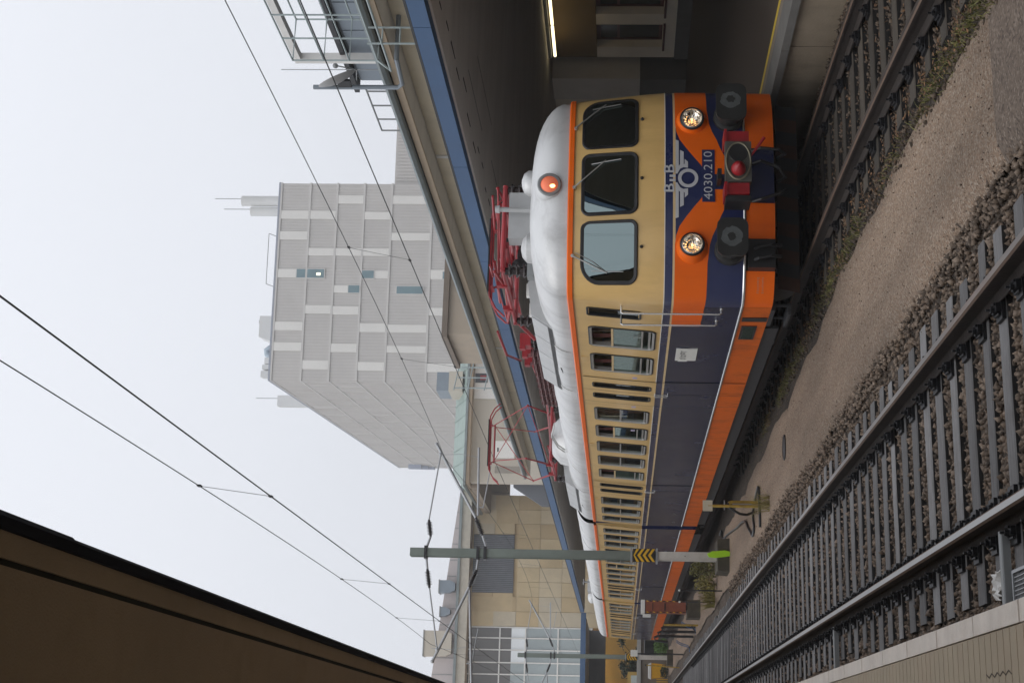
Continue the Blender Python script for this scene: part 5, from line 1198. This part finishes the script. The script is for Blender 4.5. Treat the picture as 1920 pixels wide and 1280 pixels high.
for a, b, z0, z1, l in ((11.4,12.35,15.3,16.5,'small blue grey vent box on the hall roof'),(9.6,10.3,15.6,16.35,'funnel shaped vent on the hall roof'),(6.6,8.5,15.4,17.5,'large cream plant box on the hall roof')):
    f = thing('roof_vent', l, 'roof vent', (a,HY,z0)); MB().prism([(a+.2,z0),(b-.2,z0),(b,z0+.4),(b,z1),(a,z1),(a,z0+.4)], HY-1.9, HY-.6, 1).build('box', MT['rmetal'] if b < 11 and a > 9 or a > 11 else MT['cream2'], f); MB().box(a-.05,b+.05,HY-1.95,HY-.55,z1,z1+.08).build('cap', MT['grey_metal'], f)
# glazed front
gl = MB().box(3.0,9.04,HY+.3,HY+.34,4.6,14.3).build('glazing', mk('hall_interior', (.20,.18,.16), .6), hl_)
for k, x in enumerate((9.0,8.18,7.28,6.31,5.42,4.5,3.6)):
    MB().box(x-.045,x+.045,HY+.02,HY+.28,4.6,14.3).build('mullion', MT['white'], hl_)
for z in (4.7,7.3,9.85,11.85,14.15): MB().box(3.0,9.0,HY+.05,HY+.25,z-.05,z+.05).build('transom', MT['white'], hl_)
xs = [9.0,8.18,7.28,6.31,5.42,4.5,3.6]; zs = [4.7,7.3,9.85,11.85,14.15]
pm = [mk('pane_dark', (.13,.125,.12), .08, 0, .1, .5), mk('pane_pale', (.34,.39,.40), .08, 0, .12, .4), mk('pane_sky', (.80,.84,.86), .1, 0, .03, .3)]
for i in range(6):
    for j in range(4):
        m = pm[0] if j == 3 else pm[2] if (j == 2 and i < 3) else pm[0] if j == 2 and i > 4 else pm[1]
        if j == 2:
            MB().box(xs[i+1]+.05,xs[i]-.05,HY+.15,HY+.18,zs[j]+.05,10.95).build('pane', pm[2] if i < 3 else pm[1], hl_); MB().box(xs[i+1]+.05,xs[i]-.05,HY+.15,HY+.18,10.95,zs[j+1]-.05).build('pane', pm[0], hl_)
        else: MB().box(xs[i+1]+.05,xs[i]-.05,HY+.15,HY+.18,zs[j]+.05,zs[j+1]-.05).build('pane', m, hl_)

# ---------------------------------------------------------------- concourse canopy closing the view
cn = thing('concourse_canopy', 'blue edged concourse canopy crossing the far end of the tracks', 'canopy', (2, 100, 5))
MB().box(-70,8.6,94.3,125,4.78,5.0).build('canopy_slab', MT['soff_r'], cn)  # slab beyond the fascia panels is unseen, added to darken side reflections
for i in range(5): MB().box(8.6-4.5*(i+1)+.01,8.6-4.5*i-.01,94.05,94.28,4.70,5.04).build('fascia_panel', MT['fascia'], cn)
MB().box(-14,8.6,108.5,108.8,3.55,4.78).build('beam', mk('grey_beam', (.16,.165,.18), .7), cn)
yw = thing('yellow_wall', 'yellow plastered concourse wall under the far canopy', 'wall', (3, 113, .3)); MB().box(-70,12,113,113.3,-.4,4.78).build('plaster', mk('yellow_plaster', (.56,.37,.12), .85, 0, .12, .5, grime=.5, grime_col=(.36,.25,.12), gscale=.3), yw); MB().box(-14,12,112.9,112.99,-.4,.9).build('skirting', mk('brown_plaster', (.28,.21,.14), .9, 0, .15, .6), yw)  # long leftward run is unseen, added for darker reflections on the train
f = thing('ceiling_lamp', 'lit strip lamp under the far concourse canopy', 'light', (3,111.5,4.6)); MB().box(-4,8,111.4,111.7,4.66,4.77).build('housing', MT['grey_metal'], f); MB().tube([(-4,111.55,4.6),(8,111.55,4.6)], .06, 8).build('tube', emis('lit_strip', (1,.80,.45), 14), f)
# low wall and beam at the head of the track
f = thing('end_wall', 'low brown wall with grey coping closing the tracks at the far end', 'wall', (4,79,-.1)); MB().box(.5,8.2,80,80.3,-.5,1.28).build('wall', mk('brown_wall', (.17,.14,.11), .9, 0, .15, .8), f); MB().box(.4,8.2,79.9,80.4,1.285,1.50).build('coping', mk('pale_coping', (.36,.35,.33), .8), f)
f = thing('flower_tub', 'dark round tub standing before the low brown wall', 'tub', (5.6,79.2,-.1)); MB().lathe([(.34,0),(.42,.1),(.46,.75),(.50,.8),(.44,.82)], (5.35,79.2,.3), (0,0,1), 16).build('pot', MT['dark_metal'], f, True); MB().lathe([(.3,0),(.3,.42)], (5.35,79.2,-.12), (0,0,1), 12).build('stand', MT['dark_metal'], f)

# ================================================================ THINGS BETWEEN THE TRACKS
MT['yellowp'] = mk('worn_yellow_pipe', (.45,.30,.05), .6, 0, .25, 6, grime=.6, grime_col=(.16,.11,.05), gscale=8)
MT['hose'] = mk('black_hose', (.022,.024,.027), .35, 0, .2, 4)
f = thing('water_hydrant', 'worn yellow water standpipe with cream plate and short hose', 'standpipe', (4.36, 26, -.12))
MB().tube([(4.36,26,-.15),(4.36,26,.80)], .028, 8).build('pipe', MT['yellowp'], f, True); MB().tube([(4.44,26.05,-.15),(4.44,26.05,.36),(4.42,26.04,.42)], .034, 8).build('second_pipe', MT['yellowp'], f, True)
MB().box(4.26,4.46,25.975,25.99,.72,.90).build('plate', mk('cream_plate', (.55,.50,.38), .6), f); MB().bar((4.29,26,.50),(4.47,26,.50),.02,.02).build('valve_bar', MT['galv'], f)
MB().tube([(4.42,26.04,.42),(4.38,26.02,.44),(4.30,26.0,.36),(4.22,26.0,.22),(4.22,26.1,.08),(4.30,26.3,-.05),(4.36,26.7,-.085)], .025, 8).build('outlet_hose', MT['hose'], f, True); MB().tube([(4.40,26,.35),(4.40,26,.0)], .012, 6).build('rod', MT['galv'], f)
def smooth_path(P_, n=5):
    P_ = [Vector(p) for p in P_]; out = []
    for i in range(len(P_)-1):
        a, b, c, d = P_[max(i-1,0)], P_[i], P_[i+1], P_[min(i+2,len(P_)-1)]
        for k in range(n):
            t = k/n; out.append(.5*((2*b)+(c-a)*t+(2*a-5*b+4*c-d)*t*t+(3*b-a-3*c+d)*t**3))
    return out+[P_[-1]]
zz = -.09
o = MB().tube(smooth_path([(3.887,25.38,zz),(4.263,25.42,zz),(4.577,25.52,zz),(4.66,25.7,zz),(4.55,26.2,zz),(4.362,26.75,zz),(4.06,26.55,zz),(3.95,26.9,zz),(4.05,27.2,zz),(4.231,27.8,zz),(4.46,28.4,zz),(4.56,29.3,zz+.02),(4.639,30.33,zz),(4.8,32.1,zz),(4.933,33.6,zz),(4.98,34.5,zz),(5.15,35.1,zz),(5.3,35.3,zz),(5.28,35.9,zz)]), .023, 8).build('water_hose', MT['hose'], None, True)
tag(o, 'long black water hose lying in loops on the path by the standpipe', 'hose')
o = MB().lathe([(.20,0),(.20,.012),(.17,.016),(.165,.008),(.02,.010)], (4.55,21.6,-.118), (0,0,1), 20).build('manhole_cover', MT['dark_metal']); tag(o, 'dark iron manhole cover set in the brown path', 'manhole cover')
# red cabinet with hazard edging
MT['cab'] = mk('red_brown_cabinet', (.26,.075,.04), .6, 0, .15, 3, grime=.4, grime_col=(.13,.04,.025), gscale=4)
f = thing('signal_cabinet', 'tall red brown cabinet with hazard striped edges on a concrete block', 'cabinet', (4.38, 45.7, -.12))
MB().box(4.06,4.62,45.5,46.3,-.5,.30).build('plinth', bpy.data.materials['mossy_concrete'], f); MB().box(4.20,4.58,45.55,45.95,.34,1.62).build('body', MT['cab'], f); MB().box(4.18,4.60,45.52,45.98,1.64,1.76).build('cap', MT['white'], f); MB().box(4.30,4.48,45.6,45.9,.295,.35).build('foot', MT['dark_metal'], f)
for x in (4.20, 4.545):
    for k in range(12): MB().prism([(x,.36+k*.105),(x+.035,.36+k*.105+.03),(x+.035,.36+k*.105+.083),(x,.36+k*.105+.053)], 45.535, 45.548, 1).build('hazard_stripe', MT['hazy'] if k % 2 else MT['hazb'], f)
MB().box(4.27,4.50,45.535,45.548,.98,1.02).box(4.27,4.50,45.535,45.548,1.38,1.40).build('door_gap', MT['hazb'], f)
MB().box(4.08,4.16,45.6,45.9,1.45,1.70).build('side_box', MT['white'], f)
for i, (x, y, c, l) in enumerate(((4.02,48.6,'black','black standpipe nearest behind the red cabinet'),(3.94,49.6,'dark_metal','grey standpipe second behind the red cabinet'),(3.86,50.6,'black','black standpipe third behind the red cabinet'))):
    q = MB().tube([(x,y,-.15),(x,y,.9+.1*i),(x-.05,y,1.02+.1*i),(x-.16,y,1.0+.1*i),(x-.2,y,.75)], .045, 8).build('standpipe', MT[c], None, True); tag(q, l, 'standpipe', 'standpipes behind the cabinet')
MT['bluep'] = mk('blue_hose', (.03,.12,.30), .5, 0, .15, 4)
for i, (x, y, l) in enumerate(((4.05,47.6,'blue hose looped just behind the red cabinet'),(3.75,51.8,'blue hose bundle farther along the path'))):
    q = MB(); 
    for k in range(2): q.tube(smooth_path([(x+.06*k,y,.40),(x-.1+.06*k,y+.1,.2),(x-.18+.05*k,y+.1,-.05),(x-.3,y+.4,-.08)]), .014, 6)
    tag(q.build('coiled_hose', MT['bluep'], None, True), l, 'hose', 'blue hoses')
q = thing('yellow_post', 'thin worn yellow post standing behind the red cabinet', 'post', (3.95,47.0,-.12)); MB().tube([(3.95,47.0,-.12),(3.95,47.0,1.0)], .035, 8).build('shaft', MT['yellowp'], q); MB().bar((3.95,47.0,.1),(3.7,47.0,-.05),.04,.04).build('brace', MT['hose'], q)
q = thing('marker_sign', 'small white plate on a dark post beside the last railcar', 'sign', (3.72,46.2,-.12)); MB().tube([(3.72,58,-.12),(3.72,58,1.75)], .03, 6).build('post', MT['dark_metal'], q); MB().box(3.60,3.86,57.95,57.97,1.72,2.0).build('plate', MT['paper'], q)
q = thing('marker_rod', 'thin leaning yellow rod by the far end of the path', 'rod', (3.4,62,-.12)); MB().tube([(3.42,62,-.12),(3.5,62,1.3)], .025, 6).build('shaft', MT['yellowp'], q); MB().ball((3.5,62,1.32), .04, 8, 6).build('tip', MT['dark_metal'], q)
for i, (x, y, h, l) in enumerate(((3.90,36.1,.92,'short dark stake with pale tip left of the mast bushes'),(4.02,40.2,.75,'short dark stake with pale tip before the red cabinet'))):
    q = thing('ground_stake', l, 'stake', (x,y,-.12), 'stakes by the path'); MB().tube([(x,y,-.15),(x,y,h)], .018, 6).build('shaft', MT['dark_metal'], q); MB().ball((x,y,h), .03, 8, 6).build('tip', MT['paper'], q)
q = thing('grit_bin', 'bright yellow grit bin with white lid edge at the far end', 'bin', (4.05,77,-.12)); MB().prism([(3.72,.0),(4.38,.0),(4.45,.78),(3.65,.78)], 76.7, 77.4, 1).build('box', mk('yellow_plastic', (.70,.36,.01), .5, 0, .08, 2), q); MB().prism([(3.63,.785),(4.47,.785),(4.40,.93),(3.70,.93)], 76.66, 77.44, 1).build('lid', MT['white'], q)
for x in (3.62,3.5): MB().tube([(x,76.9,-.1),(x,76.9,.5)], .03, 6).build('leg', MT['hazy'], q)
q = thing('ticket_cabinet', 'tall ochre cabinet with pale screen behind the low wall', 'cabinet', (3.9,84,-.1)); MB().box(3.55,4.35,84,84.6,-.5,1.98).build('body', mk('ochre_panel', (.50,.33,.09), .6), q); MB().box(3.72,4.15,83.97,83.995,1.45,1.80).build('screen', mk('pale_screen', (.55,.60,.58), .3), q)

# ================================================================ PLANTS
MT['leaf_d'] = mk('dark_leaf', (.022,.036,.016), .6, 0, .4, 4, island=.5)
MT['leaf_g'] = mk('green_leaf', (.10,.20,.03), .6, 0, .3, 4, island=.4)
MT['leaf_y'] = mk('yellow_grass', (.22,.19,.05), .7, 0, .3, 4, island=.45)
MT['leaf_m'] = mk('mid_leaf', (.145,.14,.04), .7, 0, .3, 4, island=.45)
MT['leaf_b'] = mk('dead_leaf', (.16,.085,.04), .85, 0, .3, 4, island=.5)
MT['bark'] = mk('bark', (.06,.05,.04), .9, 0, .3, 6)
def leaves(n, cf, size, rg, flat=False):
    mb = MB()
    for i in range(n):
        c = Vector(cf(rg)); s_ = size*rg.uniform(.5,1.3); a = Vector((rg.gauss(0,1),rg.gauss(0,1),rg.gauss(0,.25 if flat else 1))).normalized(); b = a.cross(Vector((rg.gauss(0,1),rg.gauss(0,1),rg.gauss(0,1)))).normalized()
        if flat: b = Vector((-a.y,a.x,rg.gauss(0,.25))).normalized()
        mb.add([c-a*s_, c+b*s_*.45, c+a*s_, c-b*s_*.45], [(0,1,2,3)])
    return mb
def blades(n, cf, h, rg, spread=.35, w=.006):
    mb = MB()
    for i in range(n):
        x, y, z = cf(rg); hh = h*rg.uniform(.45,1.15); dx, dy = rg.gauss(0,spread)*hh, rg.gauss(0,spread)*hh; s_ = rg.uniform(.6,1.5)*w; a = rg.uniform(0,3.14); ca, sa = math.cos(a)*s_, math.sin(a)*s_
        mb.add([(x-ca,y-sa,z),(x+ca,y+sa,z),(x+ca*.7+dx*.4,y+sa*.7+dy*.4,z+hh*.6),(x-ca*.7+dx*.4,y-sa*.7+dy*.4,z+hh*.6),(x+dx,y+dy,z+hh)], [(0,1,2,3),(3,2,4)])
    return mb
rg = random.Random(77)
# weeds and dead leaves along the train's track
def weedpos(r_):
    y = 8+18*r_.random()**1.3; return (tcx(y)-1.20+r_.gauss(0,.12)+.08*math.sin(y*2.3), y, -.125)
clump = [(8+17*rg.random()**1.2) for _ in range(46)]
def clumppos(r_):
    y = r_.choice(clump)+r_.gauss(0,.3); return (tcx(y)-1.24+r_.gauss(0,.09), y, -.125)
tag(blades(2800, clumppos, .055, rg, .7, .004).build('verge_weeds', MT['leaf_m']), 'short green weeds along the near edge of the train track', 'weeds', kind='stuff')
tag(leaves(2600, lambda r_: (lambda q: (q[0]+.10, q[1], -.105+r_.random()*.02))(weedpos(r_)), .022, rg, True).build('fallen_leaves', MT['leaf_b']), 'brown fallen leaves lying among the weeds of the train track', 'leaves', kind='stuff')
tag(leaves(900, lambda r_: (lambda y: (tcx(y)+r_.uniform(-.9,1.5), y, -.10))(8+8*r_.random()), .024, rg, True).build('track_leaves', MT['leaf_b']), 'brown fallen leaves between the rails before the train', 'leaves', kind='stuff')
def tuft(name, c, n, h, r_, mat, label, cat, grp=None, w=.006, spread=.35):
    def pf(q): a = q.uniform(0,6.28); d = r_*math.sqrt(q.random()); return (d*math.cos(a), d*math.sin(a), 0)
    o = blades(n, pf, h, rg, spread, w).build(name, mat); o.location = c; return tag(o, label, cat, grp)
tuft('dry_grass', (4.10,24.0,-.12), 120, .40, .16, MT['leaf_y'], 'tuft of dry yellow grass in front of the standpipe', 'grass tuft', 'grass tufts', .003, .55)
tuft('dry_grass', (4.0,38.6,-.12), 300, .42, .30, MT['leaf_y'], 'dry yellow grass tuft just past the mast foundation', 'grass tuft', 'grass tufts', .008)
def bush(name, c, r3, n, leafs, mat, label, stems=6, base=0):
    t = thing(name, label, 'bush', c)
    def pf(q):
        while True:
            p = Vector((q.uniform(-1,1),q.uniform(-1,1),q.uniform(-1,1)))
            if .25 < p.length < 1+.25*math.sin(7*p.x)*math.cos(5*p.y): break
        return (c[0]+p.x*r3[0], c[1]+p.y*r3[1], c[2]+base+r3[2]+p.z*r3[2])
    leaves(n, pf, leafs, rg).build('foliage', mat, t)
    for k in range(stems):
        a = rg.uniform(0,6.28); MB().tube([(c[0],c[1],c[2]),(c[0]+.3*r3[0]*math.cos(a),c[1]+.3*r3[1]*math.sin(a),c[2]+base+r3[2]*.8),(c[0]+.7*r3[0]*math.cos(a),c[1]+.7*r3[1]*math.sin(a),c[2]+base+r3[2]*1.5)], [.012,.009,.004], 5).build('stem', MT['bark'], t)
    return t
bush('shrub', (4.45,36.0,-.12), (.26,.4,.40), 900, .040, MT['leaf_m'], 'yellow green shrub growing right behind the mast foundation')
bush('shrub', (4.22,37.6,-.12), (.26,.4,.30), 700, .040, MT['leaf_y'], 'withered yellowish shrub just beyond the mast')
bush('round_shrub', (5.35,77.2,-.12), (.55,.5,.38), 1500, .05, MT['leaf_g'], 'bright green rounded shrub at the far end of the track')
bush('ground_shrub', (4.0,76.2,-.12), (.35,.3,.22), 500, .05, MT['leaf_d'], 'small dark shrub before the yellow grit bin')
def small_tree(c, h, r3, n, leafs, mat, label):
    t = thing('small_tree', label, 'tree', c)
    MB().tube([(c[0],c[1],c[2]),(c[0]+.05,c[1],c[2]+h*.5),(c[0]-.03,c[1],c[2]+h*.85)], [.07,.05,.02], 7).build('trunk', MT['bark'], t)
    cl = [Vector((rg.gauss(0,.5)*r3[0], rg.gauss(0,.5)*r3[1], rg.uniform(-.9,.9)*r3[2])) for _ in range(16)]
    for q in cl[:9]: MB().tube([(c[0],c[1],c[2]+h*.5),(c[0]+q.x*.5,c[1]+q.y*.5,c[2]+h*.6+q.z*.4),(c[0]+q.x,c[1]+q.y,c[2]+h*.68+q.z)], [.03,.018,.008], 5).build('limb', MT['bark'], t)
    def pf(q_): q = q_.choice(cl); return (c[0]+q.x+q_.gauss(0,.16)*r3[0], c[1]+q.y+q_.gauss(0,.16)*r3[1], c[2]+h*.68+q.z+q_.gauss(0,.13)*r3[2])
    leaves(n, pf, leafs, rg).build('crown', mat, t)
small_tree((4.70,85,-.3), 3.0, (.95,.7,.75), 2600, .07, MT['leaf_d'], 'small dark leafed tree behind the second mast')
bush('roof_plant', (13.2,21.8,7.2), (.35,.8,.45), 500, .07, MT['leaf_y'], 'half bare plant inside the cage on the station roof', 5)
# ================================================================ DAMP AIR
mb = MB().box(-70, 170, -45, 330, -1.6, 68)
hz = mb.build('haze', []); hz.data.materials.clear()
hm = bpy.data.materials.new('haze_air'); hm.use_nodes = True; ht = hm.node_tree; ht.nodes.clear()
ho = ht.nodes.new('ShaderNodeOutputMaterial'); hv = ht.nodes.new('ShaderNodeVolumePrincipled')
hv.inputs['Color'].default_value = (.94,.97,1,1); hv.inputs['Density'].default_value = .0008; hv.inputs['Anisotropy'].default_value = .2
ht.links.new(hv.outputs[0], ho.inputs['Volume']); hz.data.materials.append(hm)
tag(hz, 'thin damp haze filling the air between camera and tower', 'haze', kind='stuff')
S.cycles.volume_bounces = 1; S.cycles.volume_step_rate = 1.0
